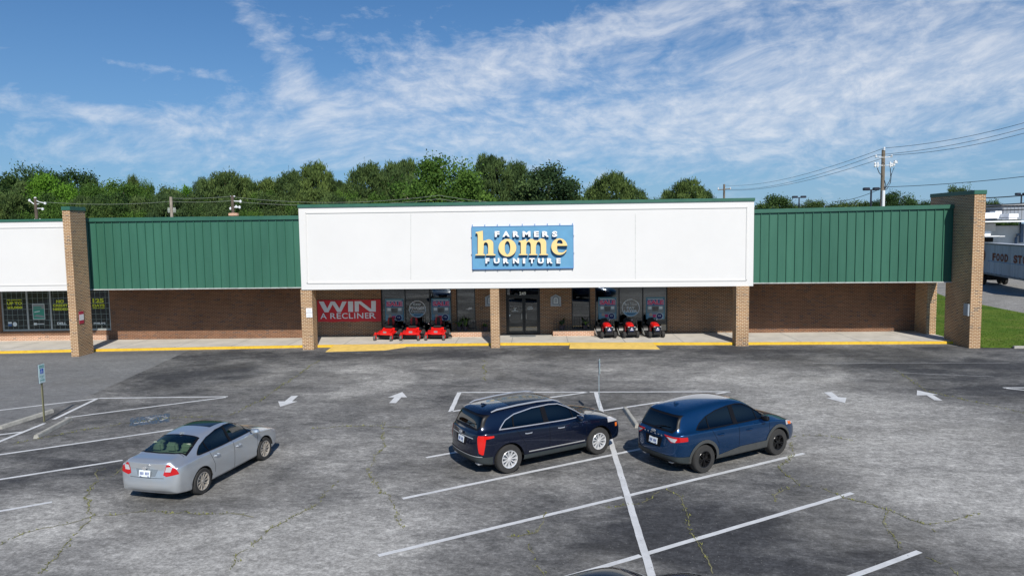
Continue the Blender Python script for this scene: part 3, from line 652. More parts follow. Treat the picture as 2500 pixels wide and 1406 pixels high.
# --- brick pillars
def pillar(x0, x1, y0, y1, z1, cap=None, z0=0, parent=bld, extra=()):
    b = MB(); b.box(x0, x1, y0, y1, z0, z1)
    for e_ in extra: b.box(*e_)
    o = bp('brick_pillar', b, 'pillar_brick', parent)
    if cap:
        b = MB(); b.box(x0-.03, x1+.03, y0-.03, y1+.03, z1, z1+cap); bp('pillar_cap', b, 'green_coping', o, bevel=.01)
    return o
pillar(-24.0, -23.6, 35.94, 37.18, 7.52, .2)
pillar(-12.42, -11.82, 37.46, 38.2, 3.2)
pillar(-2.36, -1.9, 37.46, 38.05, 3.18)
pillar(10.42, 11.07, 37.3, 38.0, 3.12)
pillar(21.52, 22.05, 39.9, 41.09, 3.3)
wing = MB(); wx0, wx1 = 21.55, 22.1
wing.prism([(wx0, 36.0, 0), (wx0, 38.2, 0), (wx0, 38.2, 3.2), (wx0, 39.9, 3.2), (wx0, 39.9, 7.6), (wx0, 36.0, 7.6)], (wx1-wx0, 0, 0)); wo = bp('wing_wall', wing, 'pillar_brick')
b = MB(); b.box(wx0-.03, wx1+.03, 35.97, 39.93, 7.6, 7.8); bp('wall_cap', b, 'green_coping', wo, bevel=.01)

# --- windows
def window(h, Y, mull, frame_m, glass='store_glass', fw_=.06, parent=bld, sill=False, transom=None, name='window'):
    x0, x1, z0, z1 = h; b = MB()
    b.box(x0, x0+fw_, Y+.08, Y+.16, z0, z1); b.box(x1-fw_, x1, Y+.08, Y+.16, z0, z1); b.box(x0+fw_, x1-fw_, Y+.08, Y+.16, z0, z0+fw_); b.box(x0+fw_, x1-fw_, Y+.08, Y+.16, z1-fw_, z1)
    for mx in mull: b.box(mx-fw_/2, mx+fw_/2, Y+.078, Y+.162, z0+fw_, z1-fw_)
    fr = bp(name, b, frame_m, parent)
    g = MB(); g.box(x0+fw_, x1-fw_, Y+.115, Y+.121, z0+fw_, z1-fw_); bp('pane', g, glass, fr)
    return fr
ax = lambda px, Y=YW: AT(px, 750, Y).x
window(H_L, YW, [ax(989), ax(1049)], 'bronze_frame'); window(H_S, YW, [], 'bronze_frame'); window(H_S2, YW, [], 'bronze_frame'); window(H_R, YW, [ax(1512), ax(1570)], 'bronze_frame')
wl = window(H_T, YLW, [ax(64, YLW), ax(121, YLW), ax(180, YLW)], 'alu_frame', fw_=.10, glass='left_glass')
b = MB()
nx = 21
for i in range(1, nx): x = H_T[0]+(H_T[1]-H_T[0])*i/nx; b.box(x-.008, x+.008, YLW+.1125, YLW+.1145, H_T[2]+.1, H_T[3]-.1)
for i in range(1, 8): z = H_T[2]+(H_T[3]-H_T[2])*i/8; b.box(H_T[0]+.1, H_T[1]-.1, YLW+.1112, YLW+.1122, z-.008, z+.008)
bp('security_grille', b, 'grille_wire', wl)
# --- entrance doors
x0, x1, z0, z1 = H_D; zt = AT(1278, 722, YW).z; xm = ax(1279); b = MB(); Y = YW+.06
for (a, c, d, e) in ((x0, x0+.09, z0, z1), (x1-.09, x1, z0, z1), (x0+.09, x1-.09, z1-.08, z1), (x0+.09, x1-.09, zt-.05, zt+.05)): b.box(a, c, Y, Y+.12, d, e)
en = bp('entrance', b, 'bronze_frame')
g = MB(); g.box(x0+.09, x1-.09, Y+.05, Y+.056, zt+.05, z1-.08); bp('transom_pane', g, 'store_glass', en)
for (a, c, hx) in ((x0+.10, xm-.01, xm-.13), (xm+.01, x1-.10, xm+.13)):
    b = MB(); s_ = .085
    b.box(a, a+s_, Y+.01, Y+.07, z0+.01, zt-.06); b.box(c-s_, c, Y+.01, Y+.07, z0+.01, zt-.06); b.box(a+s_, c-s_, Y+.01, Y+.07, z0+.01, z0+.2); b.box(a+s_, c-s_, Y+.01, Y+.07, zt-.15, zt-.06)
    d = bp('door', b, 'bronze_frame'); g = MB(); g.box(a+s_, c-s_, Y+.035, Y+.041, z0+.2, zt-.15); bp('pane', g, 'dark_glass' if 0 else 'store_glass', d)
    b = MB(); b.tube([(hx, Y, z0+.9), (hx, Y-.07, z0+.93), (hx, Y-.07, z0+1.2), (hx, Y, z0+1.23)], .014); bp('handle', b, 'mower_steel', d)
tpx('house_number', '249', 1268, 1284, 712.5, 720.5, Y-.002, 'decal_white', en, bold=.02, depth=.004)
for (px, w_, ln) in ((1257, 15, [(752, 8), (755, 4), (757, 5), (760, 17)]), (1294, 15, [(749, 9), (752.5, 15), (754.5, 12)])):
    b = MB()
    for py, ww in ln: wbox(px-ww/2, px+ww/2, py-.5, py+.5, Y+.028, .004, b)
    bp('door_lettering', b, 'decal_white', en)
b = MB(); q = AT(1244, 770, Y); b.lathe([(0, .0), (.05, .0), (.05, -.01), (0, -.01)], (q.x, Y+.03, q.z), 'Y', 14); bp('round_sticker', b, 'decal_white', en)
b = MB(); b.box(ax(1245), ax(1307), 40.35, 41.0, WK+.002, WK+.02); tag(b.build('door_mat', 'steel_silver'), 'grey blue ribbed mat in front of the glass entrance doors', 'door mat'); M['door_mat'] = M['steel_silver']
# --- inside of the shops, dim behind the glass
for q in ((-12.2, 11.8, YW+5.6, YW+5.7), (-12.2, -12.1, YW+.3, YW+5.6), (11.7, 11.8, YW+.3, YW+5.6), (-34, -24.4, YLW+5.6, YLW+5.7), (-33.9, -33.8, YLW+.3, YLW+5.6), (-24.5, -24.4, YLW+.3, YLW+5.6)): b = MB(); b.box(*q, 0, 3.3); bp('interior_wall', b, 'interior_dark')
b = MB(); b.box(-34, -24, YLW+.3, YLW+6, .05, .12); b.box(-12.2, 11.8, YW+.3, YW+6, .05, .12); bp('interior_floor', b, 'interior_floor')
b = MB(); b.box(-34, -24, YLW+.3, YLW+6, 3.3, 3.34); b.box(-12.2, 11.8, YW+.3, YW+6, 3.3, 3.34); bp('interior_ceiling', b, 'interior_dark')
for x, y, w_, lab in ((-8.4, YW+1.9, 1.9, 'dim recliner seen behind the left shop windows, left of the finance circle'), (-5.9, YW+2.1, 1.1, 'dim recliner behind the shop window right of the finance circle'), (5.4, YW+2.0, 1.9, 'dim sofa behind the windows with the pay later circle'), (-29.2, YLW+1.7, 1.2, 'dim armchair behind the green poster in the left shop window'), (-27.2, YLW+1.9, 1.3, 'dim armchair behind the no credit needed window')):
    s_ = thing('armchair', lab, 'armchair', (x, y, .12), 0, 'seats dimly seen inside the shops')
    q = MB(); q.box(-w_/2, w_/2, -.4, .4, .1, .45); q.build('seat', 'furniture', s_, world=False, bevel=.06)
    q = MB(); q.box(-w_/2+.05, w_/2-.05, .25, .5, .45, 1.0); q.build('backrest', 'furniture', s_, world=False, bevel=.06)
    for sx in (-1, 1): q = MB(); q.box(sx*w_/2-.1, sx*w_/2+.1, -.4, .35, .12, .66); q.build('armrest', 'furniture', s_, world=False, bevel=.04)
# --- planter boxes
def planter(x0, x1, rail):
    t_ = thing('brick_planter', rail, 'planter', ((x0+x1)/2, 41.0, WK), 0, 'low brick planters beside the entrance')
    b = MB(); y0 = 40.6; b.box(x0, x1, y0, YW-.004, WK-.01, .40); b.build('brick_base', 'planter_brick', t_)
    b = MB(); b.box(x0+.02, x1-.02, y0+.02, y0+.14, .401, .45); b.build('ledge', 'bronze_frame', t_)
    b = MB(); n = int((x1-x0)/.16)
    zt_ = 1.02; b.box(x0+.05, x1-.05, y0+.05, y0+.08, zt_-.025, zt_); b.box(x0+.05, x1-.05, y0+.055, y0+.075, .50, .52)
    for i in range(n+1): xx = x0+.06+(x1-x0-.12)*i/n; b.box(xx-.01, xx+.01, y0+.058, y0+.072, .45, zt_-.02)
    b.build('iron_railing', 'black_metal', t_)
x0, x1 = AT(1101, 812, 40.6).x, AT(1205, 812, 40.6).x; planter(x0, x1, 'low brick planter with iron railing left of the entrance')
P2 = (AT(1350, 812, 40.6).x, AT(1456, 812, 40.6).x); planter(P2[0], P2[1], 'low brick planter with iron railing right of the entrance')
def plant(px, kind, label):
    x = AT(px, 790, 40.95).x; t_ = thing('potted_plant', label, 'potted plant', (x, 40.98, .40), 0, 'potted plants standing in the brick planters')
    b = MB(); b.lathe([(0, 0), (.11, 0), (.15, .24), (.16, .24), (.16, .27), (.13, .27), (.12, .22), (0, .22)], n=18); b.build('pot', 'clay_pot', t_, world=False, smooth=True)
    V = []; F = []; T = []
    for i in range({'spiky': 16, 'low': 26, 'banana': 6, 'dark': 8}[kind]):
        a = random.uniform(0, 2*pi); L = random.uniform(.5, 1.0)*{'spiky': .72, 'low': .34, 'banana': .85, 'dark': .62}[kind]; wd = {'spiky': .035, 'low': .05, 'banana': .12, 'dark': .13}[kind]
        lean = random.uniform(.15, .65)*(1.5 if kind == 'low' else 1); k = len(V)
        for j in range(7):
            s_ = j/6; r_ = L*s_*sin(lean*(0.6+s_*.9)); z = .24+L*s_*cos(lean*(.6+s_*1.1)); hw = wd*sin(pi*min(1, .12+s_*.88))+.004
            if kind in ('banana', 'dark') and s_ < .35: hw = .012
            V += [(r_*cos(a)-hw*sin(a), r_*sin(a)*.5+hw*cos(a)*.6, z), (r_*cos(a)+hw*sin(a), r_*sin(a)*.5-hw*cos(a)*.6, z+.01)]
        for j in range(6): F.append((k+2*j, k+2*j+1, k+2*j+3, k+2*j+2))
        T += [random.random()*(.35 if kind == 'dark' else 1)]*14
    me = bpy.data.meshes.new('foliage'); me.from_pydata(V, [], F); at = me.attributes.new('tone', 'FLOAT', 'POINT'); at.data.foreach_set('value', T)
    link('foliage', me, 'potted_leaves' if kind != 'dark' else 'dark_leaves', t_, world=False, uv=False)
plant(1121, 'spiky', 'potted plant with long upright bright leaves in the left planter')
plant(1136, 'spiky', 'potted plant with narrow arching leaves beside the tall one in the left planter')
plant(1184, 'low', 'low bushy potted plant in the left planter next to the pillar')
plant(1372, 'dark', 'dark broad leaved potted plant in the right planter nearest the doors')
plant(1429, 'banana', 'tall banana like potted plant in front of the narrow right window')

# --- the big sign
Ys = YF-.10
A_, B_ = AT(1154.5, 656, Ys), AT(1398.5, 551, Ys)
sg = thing('store_sign', 'blue sign board with raised yellow and white letters on the white centre fascia', 'sign', ((A_.x+B_.x)/2, Ys, A_.z))
b = MB(); b.box(A_.x, B_.x, Ys, Ys+.09, A_.z, B_.z); b.build('board', 'sign_blue', sg)
b = MB(); e_ = .03; b.box(A_.x-e_, A_.x, Ys-.02, Ys+.1, A_.z-e_, B_.z+e_); b.box(B_.x, B_.x+e_, Ys-.02, Ys+.1, A_.z-e_, B_.z+e_); b.box(A_.x, B_.x, Ys-.02, Ys+.1, B_.z, B_.z+e_); b.box(A_.x, B_.x, Ys-.02, Ys+.1, A_.z-e_-.02, A_.z)
b.build('board_frame', 'trailer_blue', sg)
for i in range(9):
    b = MB(); x = A_.x+(B_.x-A_.x)*(i+.02)/8.04; b.box(x-.015, x+.015, Ys+.02, Ys+.1, B_.z+e_, B_.z+.13); b.build('bracket', 'trailer_blue', sg)
for i in range(9):
    b = MB(); x = A_.x+(B_.x-A_.x)*(i+.02)/8.04; b.box(x-.02, x+.02, Ys-.03, Ys+.04, A_.z-.09, A_.z-e_-.02); b.build('bracket', 'letter_navy', sg)
for z in (.33, .72):
    for x in (A_.x-.07, B_.x+.03): b = MB(); b.box(x, x+.04, Ys, Ys+.1, A_.z+2.3*z-.02, A_.z+2.3*z+.02); b.build('bracket', 'galv_edge', sg)
def word(txt, spans, top, bot, m, depth, stroke):
    for ch, (a, c) in zip(txt, spans):
        o = tpx('letter', ch, a, c, top, bot, Ys-.06, [m, 'letter_navy'], sg, depth=depth, bold=stroke)
        ymin = min(v_.co.y for v_ in o.data.vertices)
        for pf in o.data.polygons: pf.material_index = 0 if pf.center.y < ymin+.001 else 1
Z = lambda x: 1100+x/6.944
word('FARMERS', [(Z(752), Z(832)), (Z(882), Z(1004)), (Z(1058), Z(1165)), (Z(1222), Z(1354)), (Z(1416), Z(1497)), (Z(1554), Z(1668)), (Z(1722), Z(1808))], 564.3, 578.6, 'sign_white', .13, .055)
word('FURNITURE', [(Z(595), Z(662)), (Z(735), Z(832)), (Z(895), Z(990)), (Z(1058), Z(1162)), (Z(1226), Z(1266)), (Z(1335), Z(1425)), (Z(1480), Z(1580)), (Z(1636), Z(1732)), (Z(1795), Z(1864))], 629.8, 643, 'sign_white', .13, .055)
# serif letters of the middle word, drawn as outlines in survey pixels of the sign close-up
def ell(cx_, cy_, rx, ry, a0, a1, n=20): return [(cx_+rx*cos(rad(a0+(a1-a0)*i/n)), cy_-ry*sin(rad(a0+(a1-a0)*i/n))) for i in range(n+1)]
def zpt(q, Y): v = AT(1100+q[0]/6.944, 520+q[1]/6.944, Y); return (v.x, v.z)
def serif(loops):
    cu = bpy.data.curves.new('c', 'CURVE'); cu.dimensions = '2D'; cu.fill_mode = 'BOTH'; cu.extrude = .07
    for lp_ in loops:
        s_ = cu.splines.new('POLY'); s_.points.add(len(lp_)-1); s_.use_cyclic_u = True
        for i, q in enumerate(lp_): u, v = zpt(q, Ys-.06); s_.points[i].co = (u, v, 0, 1)
    o = bpy.data.objects.new('c', cu); COL.objects.link(o); bpy.context.view_layer.update()
    me = bpy.data.meshes.new_from_object(o.evaluated_get(bpy.context.evaluated_depsgraph_get())); bpy.data.objects.remove(o)
    v = np.empty(len(me.vertices)*3); me.vertices.foreach_get('co', v); v = v.reshape(-1, 3)
    out = np.stack([v[:, 0], Ys-.06-.07-v[:, 2], v[:, 1]], 1); me.vertices.foreach_set('co', out.ravel()); me.update()
    bm = bmesh.new(); bm.from_mesh(me); bmesh.ops.recalc_face_normals(bm, faces=bm.faces); bm.to_mesh(me); bm.free()
    ob = link('letter', me, ['sign_yellow', 'letter_navy'], sg, uv=False); ymin = min(v_.co.y for v_ in me.vertices)
    for pf in me.polygons: pf.material_index = 0 if pf.center.y < ymin+.001 else 1
serif([[(430, 325), (480, 315), (550, 300), (555, 470)] + ell(650, 520, 78, 72, 130, 0) + [(730, 690), (765, 700), (765, 718), (605, 718), (605, 702), (640, 692), (640, 560)] + ell(600, 548, 38, 52, 0, 150) + [(560, 692), (590, 702), (588, 718), (425, 718), (425, 702), (465, 692), (465, 372), (452, 345), (430, 345)]])
serif([ell(966, 588, 150, 150, 0, 359, 40), ell(966, 588, 48, 112, 0, 359, 32)])
serif([[(1155, 475), (1282, 445), (1290, 490)] + ell(1370, 510, 70, 72, 140, 45) + ell(1545, 510, 76, 78, 145, 0) + [(1621, 690), (1656, 700), (1656, 712), (1502, 712), (1502, 700), (1530, 690), (1530, 550)] + ell(1492, 548, 38, 62, 0, 160) + [(1445, 580), (1445, 690), (1478, 700), (1478, 712), (1328, 712), (1328, 700), (1360, 690), (1360, 550)] + ell(1322, 548, 38, 60, 0, 160) + [(1280, 600), (1280, 690), (1310, 700), (1310, 712), (1158, 712), (1158, 700), (1192, 690), (1192, 510), (1180, 490), (1155, 488)]])
serif([ell(1843, 572, 136, 142, 0, 180, 24) + ell(1843, 572, 136, 138, 180, 325, 24) + [(1972, 628)] + ell(1880, 590, 78, 80, 330, 250, 10) + ell(1862, 588, 58, 92, 240, 180, 8) + [(1806, 556), (1979, 556)], ell(1850, 508, 48, 55, 0, 180, 16) + [(1806, 518), (1898, 522)]])

# --- banner
Yb = YW-.05; a, c = AT(776, 786, Yb), AT(929, 731, Yb)
bn = thing('banner', 'red banner reading WIN A RECLINER on the brick wall', 'banner', ((a.x+c.x)/2, Yb, a.z))
b = MB(); n = 24; b.rings([[(a.x+(c.x-a.x)*i/n, Yb+.008*sin(i*1.1)+dy, z) for dy, z in ((0, a.z+.015*sin(i*.8)), (0, c.z+.01*sin(i*.6)), (.01, c.z+.01*sin(i*.6)), (.01, a.z+.015*sin(i*.8)))] for i in range(n+1)]); b.build('cloth', 'banner_red', bn)
Q = lambda x, y: (740+x/8.786, 700+y/8.786)
def poly2(name, loops, Y, m, parent, th=.004, fn=Q):
    b = MB()
    for lp_ in loops:
        P = [AT(*fn(*q), Y) for q in lp_]; b.prism([(q.x, Y, q.z) for q in P], (0, th, 0))
    return b.build(name, m, parent)
poly2('letter', [[(335, 316), (440, 316), (520, 465), (590, 316), (680, 316), (780, 465), (840, 316), (935, 316), (815, 543), (735, 543), (632, 380), (545, 546), (460, 546)]], Yb-.016, 'banner_white', bn)
poly2('letter', [[(962, 312), (1072, 312), (1072, 538), (968, 538)]], Yb-.016, 'banner_white', bn)
poly2('letter', [[(1104, 310), (1240, 310), (1460, 478), (1460, 302), (1560, 302), (1560, 534), (1430, 534), (1196, 360), (1196, 536), (1108, 536)]], Yb-.016, 'banner_white', bn)
for ch, (l, r_) in zip('ARECLINER', ((372, 505), (585, 700), (722, 815), (835, 952), (985, 1070), (1100, 1118), (1160, 1290), (1330, 1405), (1425, 1560))):
    y0 = np.interp(l, [372, 1425], [566, 555]); tpx('letter', ch, 740+l/8.786, 740+r_/8.786, 700+y0/8.786, 700+(y0+122)/8.786, Yb-.016, 'banner_white', bn, bold=.012, depth=.004)
b = MB(); wbox(902, 926, 782.3, 782.8, Yb-.016, .003, b); b.build('small_print', 'banner_red', bn)

# --- house shaped plaques either side of the doors
def plaque(px, label):
    Yp = YW-.06; o = AT(px, 734, Yp); t_ = thing('house_plaque', label, 'wall plaque', (o.x, Yp, o.z-.33), 0, 'house shaped plaques beside the entrance')
    def hp(w_, z0_, zs, zp, Y, m, name):
        b = MB(); b.prism([(o.x-w_, Y, o.z+z0_), (o.x+w_, Y, o.z+z0_), (o.x+w_, Y, o.z+zs), (o.x, Y, o.z+zp), (o.x-w_, Y, o.z+zs)], (0, .02, 0)); return b.build(name, m, t_)
    hp(.30, -.32, .21, .37, Yp, 'grey_plaque', 'plate')
    def ring(r0_, r1_, zz, name, m):
        b = MB(); P0 = [(-r0_, -.17*zz), (-r0_, .07), *[(r0_*cos(q), .07+r0_*sin(q)) for q in np.linspace(pi*.85, pi*.15, 8)], (r0_, .07), (r0_, -.17*zz)]
        P1 = [(-r1_, -.17*zz+.03), (-r1_, .07), *[(r1_*cos(q), .07+r1_*sin(q)) for q in np.linspace(pi*.85, pi*.15, 8)], (r1_, .07), (r1_, -.17*zz+.03)]
        for i in range(len(P0)):
            j = (i+1) % len(P0); b.prism([(o.x+x_, Yp-.012, o.z+z_) for x_, z_ in (P0[i], P0[j], P1[j], P1[i])], (0, .010, 0))
        b.build(name, m, t_)
    ring(.19, .15, 1.2, 'arch_emblem', 'plaque_dark'); ring(.11, .085, .9, 'arch_emblem', 'decal_white')
    b = MB(); b.box(o.x+.19, o.x+.25, Yp-.006, Yp-.001, o.z-.28, o.z-.21); b.build('emblem', 'plaque_dark', t_)
plaque(1197, 'grey house shaped plaque on the wall half hidden by the middle pillar'); plaque(1357, 'grey house shaped plaque on the wall right of the glass doors')

# --- posters and window lettering in front of the glass; posters darkened as if seen through it
Yi = YW+.112
def poster(px0, px1, pyt, pyb, label):
    a, c = AT(px0, pyb, Yi), AT(px1, pyt, Yi); w_, h_ = c.x-a.x, c.z-a.z
    t_ = thing('sale_poster', label, 'poster', ((a.x+c.x)/2, Yi, a.z), 0, 'sale posters in the shop windows')
    R = lambda u0, u1, v0, v1, m, n_, k=1: MB().box(a.x+w_*u0, a.x+w_*u1, Yi-.002*k, Yi+.004-.002*k, a.z+h_*v0, a.z+h_*v1).build(n_, m, t_)
    R(0, 1, 0, 1, 'poster_teal', 'sheet', 0); R(.04, .96, .62, .93, 'poster_blue', 'headline_panel'); R(.06, .94, .28, .60, 'poster_grey', 'picture_panel')
    R(.12, .3, .45, .58, 'decal_white', 'picture', 2); R(.70, .88, .45, .58, 'decal_white', 'picture', 2); R(.34, .66, .36, .56, 'furniture', 'picture', 2)
    text('headline', 'SALE', a.x+w_*.08, a.x+w_*.94, a.z+h_*.66, a.z+h_*.86, Yi-.012, 'poster_red', t_, bold=.045, depth=.002)
    text('headline', 'SALE', a.x+w_*.07, a.x+w_*.955, a.z+h_*.65, a.z+h_*.87, Yi-.009, 'decal_white', t_, bold=.075, depth=.001)
    R(.08, .9, .90, .925, 'decal_white', 'small_print', 2); R(.04, .96, 0.0, .26, 'decal_blue', 'lower_panel', 1); R(.36, .62, .08, .22, 'poster_red', 'red_panel', 2)
    b = MB(); b.lathe([(0, -.006), (w_*.075, -.006), (w_*.09, 0)], (a.x+w_*.26, Yi-.006, a.z+h_*.20), 'Y', 16); b.build('portrait', 'poster_skin', t_)
    b = MB(); b.lathe([(0, -.002), (w_*.18, -.002), (w_*.18, 0)], (a.x+w_*.72, Yi-.008, a.z+h_*.13), 'Y', 22); d = b.build('badge', 'poster_navy', t_)
    b = MB(); b.lathe([(w_*.165, -.003), (w_*.185, -.003), (w_*.185, 0)], (a.x+w_*.72, Yi-.009, a.z+h_*.13), 'Y', 22); b.build('badge_ring', 'decal_white', d)
    text('badge_number', '12', a.x+w_*.65, a.x+w_*.79, a.z+h_*.12, a.z+h_*.18, Yi-.014, 'decal_white', d, bold=.03, depth=.002)
poster(941, 985, 729, 783, 'SALE poster left of the finance circle, above the leftmost red mower'); poster(1054, 1099, 728, 782, 'SALE poster right of the finance circle, above the third red mower')
poster(1461, 1505, 725, 779, 'SALE poster left of the pay later circle'); poster(1577, 1623, 725, 779, 'SALE poster right of the pay later circle, next to the brick wall')
def circle(px, py, r_, lines, label):
    c = AT(px, py, Yi); rr = r_*YW/FPX; t_ = thing('window_decal', label, 'window decal', (c.x, Yi, c.z-rr), 0, 'white circle decals in the shop windows')
    b = MB(); b.lathe([(rr*.93, -.002), (rr, -.002), (rr, .001), (rr*.93, .001), (rr*.93, -.002)], tuple(c), 'Y', 40); b.build('ring', 'decal_white', t_)
    th = [(rr*.93*cos(q), rr*.93*sin(q)) for q in np.linspace(rad(213), rad(327), 16)]; b = MB(); b.prism([(c.x+x_, c.y-.001, c.z+z_) for x_, z_ in th], (0, .002, 0)); b.build('lower_segment', 'decal_blue', t_)
    b = MB(); b.box(c.x-rr*.45, c.x+rr*.45, c.y-.004, c.y-.002, c.z-rr*.72, c.z-rr*.66); b.build('small_print', 'poster_navy', t_)
    for tx, wd, z0_, z1_, bo in lines: text('lettering', tx, c.x-rr*wd, c.x+rr*wd, c.z+rr*z0_, c.z+rr*z1_, Yi-.003, 'decal_white', t_, bold=bo, depth=.002)
circle(1019, 754.5, 21, [('Easy', .45, .38, .72, .0), ('FINANCE', .86, -.02, .30, .022), ('Options', .75, -.50, -.10, .0)], 'Easy FINANCE Options circle decal on the left shop window')
circle(1540, 751.5, 21.5, [('Buy Now', .72, .22, .58, .0), ('PAY', .45, -.14, .14, .03), ('LATER', .74, -.52, -.24, .03)], 'Buy Now PAY LATER circle decal on the right shop window')
Yl = YLW+.06
def words(name, items, m, label, cat='window lettering'):
    q = AT(items[0][1], items[0][4], Yl); t_ = thing(name, label, cat, tuple(q), 0, 'lettering on the left shop window')
    for tx, a, c, t0, t1 in items: tpx('lettering', tx, a, c, t0, t1, Yl+.05, m, t_, bold=.045, depth=.003)
U = lambda x, y: (x/7.4, 690+y/7.4)
words('window_lettering', [('PRE-APPROVED', *[U(x, 0)[0] for x in (124, 390)], U(0, 302)[1], U(0, 325)[1]), ('UP TO', U(128, 0)[0], U(395, 0)[0], U(0, 345)[1], U(0, 402)[1]), ('$3,000', U(135, 0)[0], U(402, 0)[0], U(0, 425)[1], U(0, 480)[1])], 'decal_yellow', 'yellow UP TO $3,000 lettering on the leftmost shop window')
words('window_lettering', [('NO', U(1018, 0)[0], U(1152, 0)[0], U(0, 308)[1], U(0, 368)[1]), ('CREDIT', U(958, 0)[0], U(1222, 0)[0], U(0, 386)[1], U(0, 436)[1]), ('NEEDED', U(958, 0)[0], U(1226, 0)[0], U(0, 455)[1], U(0, 502)[1])], 'decal_yellow', 'yellow NO CREDIT NEEDED lettering left of the tall brick pillar')
words('window_lettering', [('125', U(1675, 0)[0], U(1872, 0)[0], U(0, 285)[1], U(0, 365)[1]), ('DAYS', U(1675, 0)[0], U(1888, 0)[0], U(0, 385)[1], U(0, 440)[1]), ('SAME AS CASH', U(1680, 0)[0], U(1888, 0)[0], U(0, 450)[1], U(0, 470)[1])], 'decal_yellow', 'yellow 125 DAYS lettering right of the tall brick pillar')
words('window_lettering', [('DELL', U(1035, 0)[0], U(1200, 0)[0], U(0, 712)[1], U(0, 760)[1])], 'decal_white', 'small white lettering low on the window, under NO CREDIT NEEDED')
words('window_lettering', [('PHILIPS', U(1695, 0)[0], U(1905, 0)[0], U(0, 715)[1], U(0, 750)[1])], 'decal_white', 'small white lettering low on the window, under 125 DAYS')
q = AT(*U(270, 750), Yl); t_ = thing('window_lettering', 'small white and blue brand marks low on the leftmost shop window', 'window lettering', tuple(q), 0, 'lettering on the left shop window')
b = MB(); b.lathe([(0, -.002), (.13, -.002), (.13, 0)], tuple(AT(*U(270, 750), Yl+.05)), 'Y', 20); b.build('round_mark', 'decal_white', t_)
b = MB(); a_, c_ = AT(*U(150, 785), Yl+.05), AT(*U(212, 745), Yl+.05); b.box(a_.x, c_.x, Yl+.05, Yl+.053, a_.z, c_.z); b.build('square_mark', 'poster_blue', t_)
b = MB(); a_, c_ = AT(*U(150, 742), Yl+.05), AT(*U(212, 710), Yl+.05); b.box(a_.x, c_.x, Yl+.05, Yl+.053, a_.z, c_.z); b.build('square_mark', 'decal_white', t_)
q = AT(*U(700, 745), Yl); t_ = thing('window_lettering', 'small white rounded logo and lettering under the green poster', 'window lettering', tuple(q), 0, 'lettering on the left shop window')
b = MB(); a_, c_ = AT(*U(612, 765), Yl+.05), AT(*U(665, 725), Yl+.05); b.box(a_.x, c_.x, Yl+.05, Yl+.053, a_.z, c_.z); b.build('square_mark', 'decal_white', t_)
b = MB(); a_, c_ = AT(*U(672, 752), Yl+.05), AT(*U(800, 738), Yl+.05); b.box(a_.x, c_.x, Yl+.05, Yl+.053, a_.z, c_.z); b.build('small_print', 'decal_white', t_)
a, c = AT(*U(595, 665), Yl+.03), AT(*U(795, 382), Yl+.03)
t_ = thing('window_poster', 'framed grey and green poster on a stand in the left shop window', 'poster', ((a.x+c.x)/2, Yl, a.z)); w_, h_ = c.x-a.x, c.z-a.z; Yp = Yl+.045
MB().box(a.x, c.x, Yp, Yp+.006, a.z, c.z).build('frame', 'decal_white', t_); MB().box(a.x+.03, c.x-.03, Yp-.002, Yp+.001, a.z+.03, c.z-.03).build('sheet', 'poster_green', t_)
MB().box(a.x+.03, c.x-.03, Yp-.004, Yp-.0025, a.z+h_*.68, c.z-.03).build('headline_panel', 'poster_grey', t_); MB().box(a.x+w_*.1, a.x+w_*.75, Yp-.006, Yp-.0045, a.z+h_*.72, a.z+h_*.82).build('headline', 'poster_green', t_)
b = MB(); b.prism([(a.x+w_*.1, Yp-.004, a.z+h_*.2), (a.x+w_*.9, Yp-.004, a.z+h_*.1), (a.x+w_*.9, Yp-.004, a.z+h_*.24), (a.x+w_*.3, Yp-.004, a.z+h_*.32)], (0, .0015, 0)); b.build('picture', 'poster_grey', t_)
b = MB(); b.prism([(a.x+w_*.15, Yp-.004, a.z+h_*.44), (a.x+w_*.6, Yp-.004, a.z+h_*.5), (a.x+w_*.6, Yp-.004, a.z+h_*.56), (a.x+w_*.15, Yp-.004, a.z+h_*.5)], (0, .0015, 0)); b.build('picture', 'decal_white', t_)

# --- notices on pillars
a, c = AT(748, 775, 37.44), AT(762, 752, 37.44)
t_ = thing('notice', 'white paper notice on the brick pillar left of the red banner', 'notice', ((a.x+c.x)/2, 37.44, a.z)); zc = (a.z+c.z)/2
MB().box(a.x, c.x, 37.43, 37.45, zc+.01, c.z).build('sheet', 'paper_white', t_, bevel=.003); MB().box(a.x, c.x, 37.43, 37.45, a.z, zc-.01).build('sheet', 'paper_white', t_, bevel=.003)
b = MB()
for k in range(3): b.box(a.x+.06, c.x-.06, 37.427, 37.429, a.z+.05+.05*k, a.z+.06+.05*k); b.box(a.x+.06, c.x-.06, 37.427, 37.429, zc+.06+.05*k, zc+.07+.05*k)
b.build('print', 'poster_grey', t_)
X = -23.59; t_ = thing('notice', 'maroon and white notice on the side of the tall left brick pillar', 'notice', (X, 36.2, 1.75)); MB().box(X, X+.012, 36.12, 36.50, 1.68, 2.32).build('sheet', 'notice_red', t_)
MB().box(X+.012, X+.016, 36.13, 36.49, 1.86, 2.16).build('white_panel', 'paper_white', t_)
X = 21.54; t_ = thing('meter_box', 'small grey metal box on the shaded side of the right brick wing wall', 'box', (X, 36.5, 1.7)); MB().box(X-.07, X, 36.05, 36.45, 1.6, 2.2).build('box', 'grey_plaque', t_, bevel=.01); MB().box(X-.08, X-.07, 36.08, 36.42, 1.63, 2.17).build('lid', 'grey_plaque', t_)
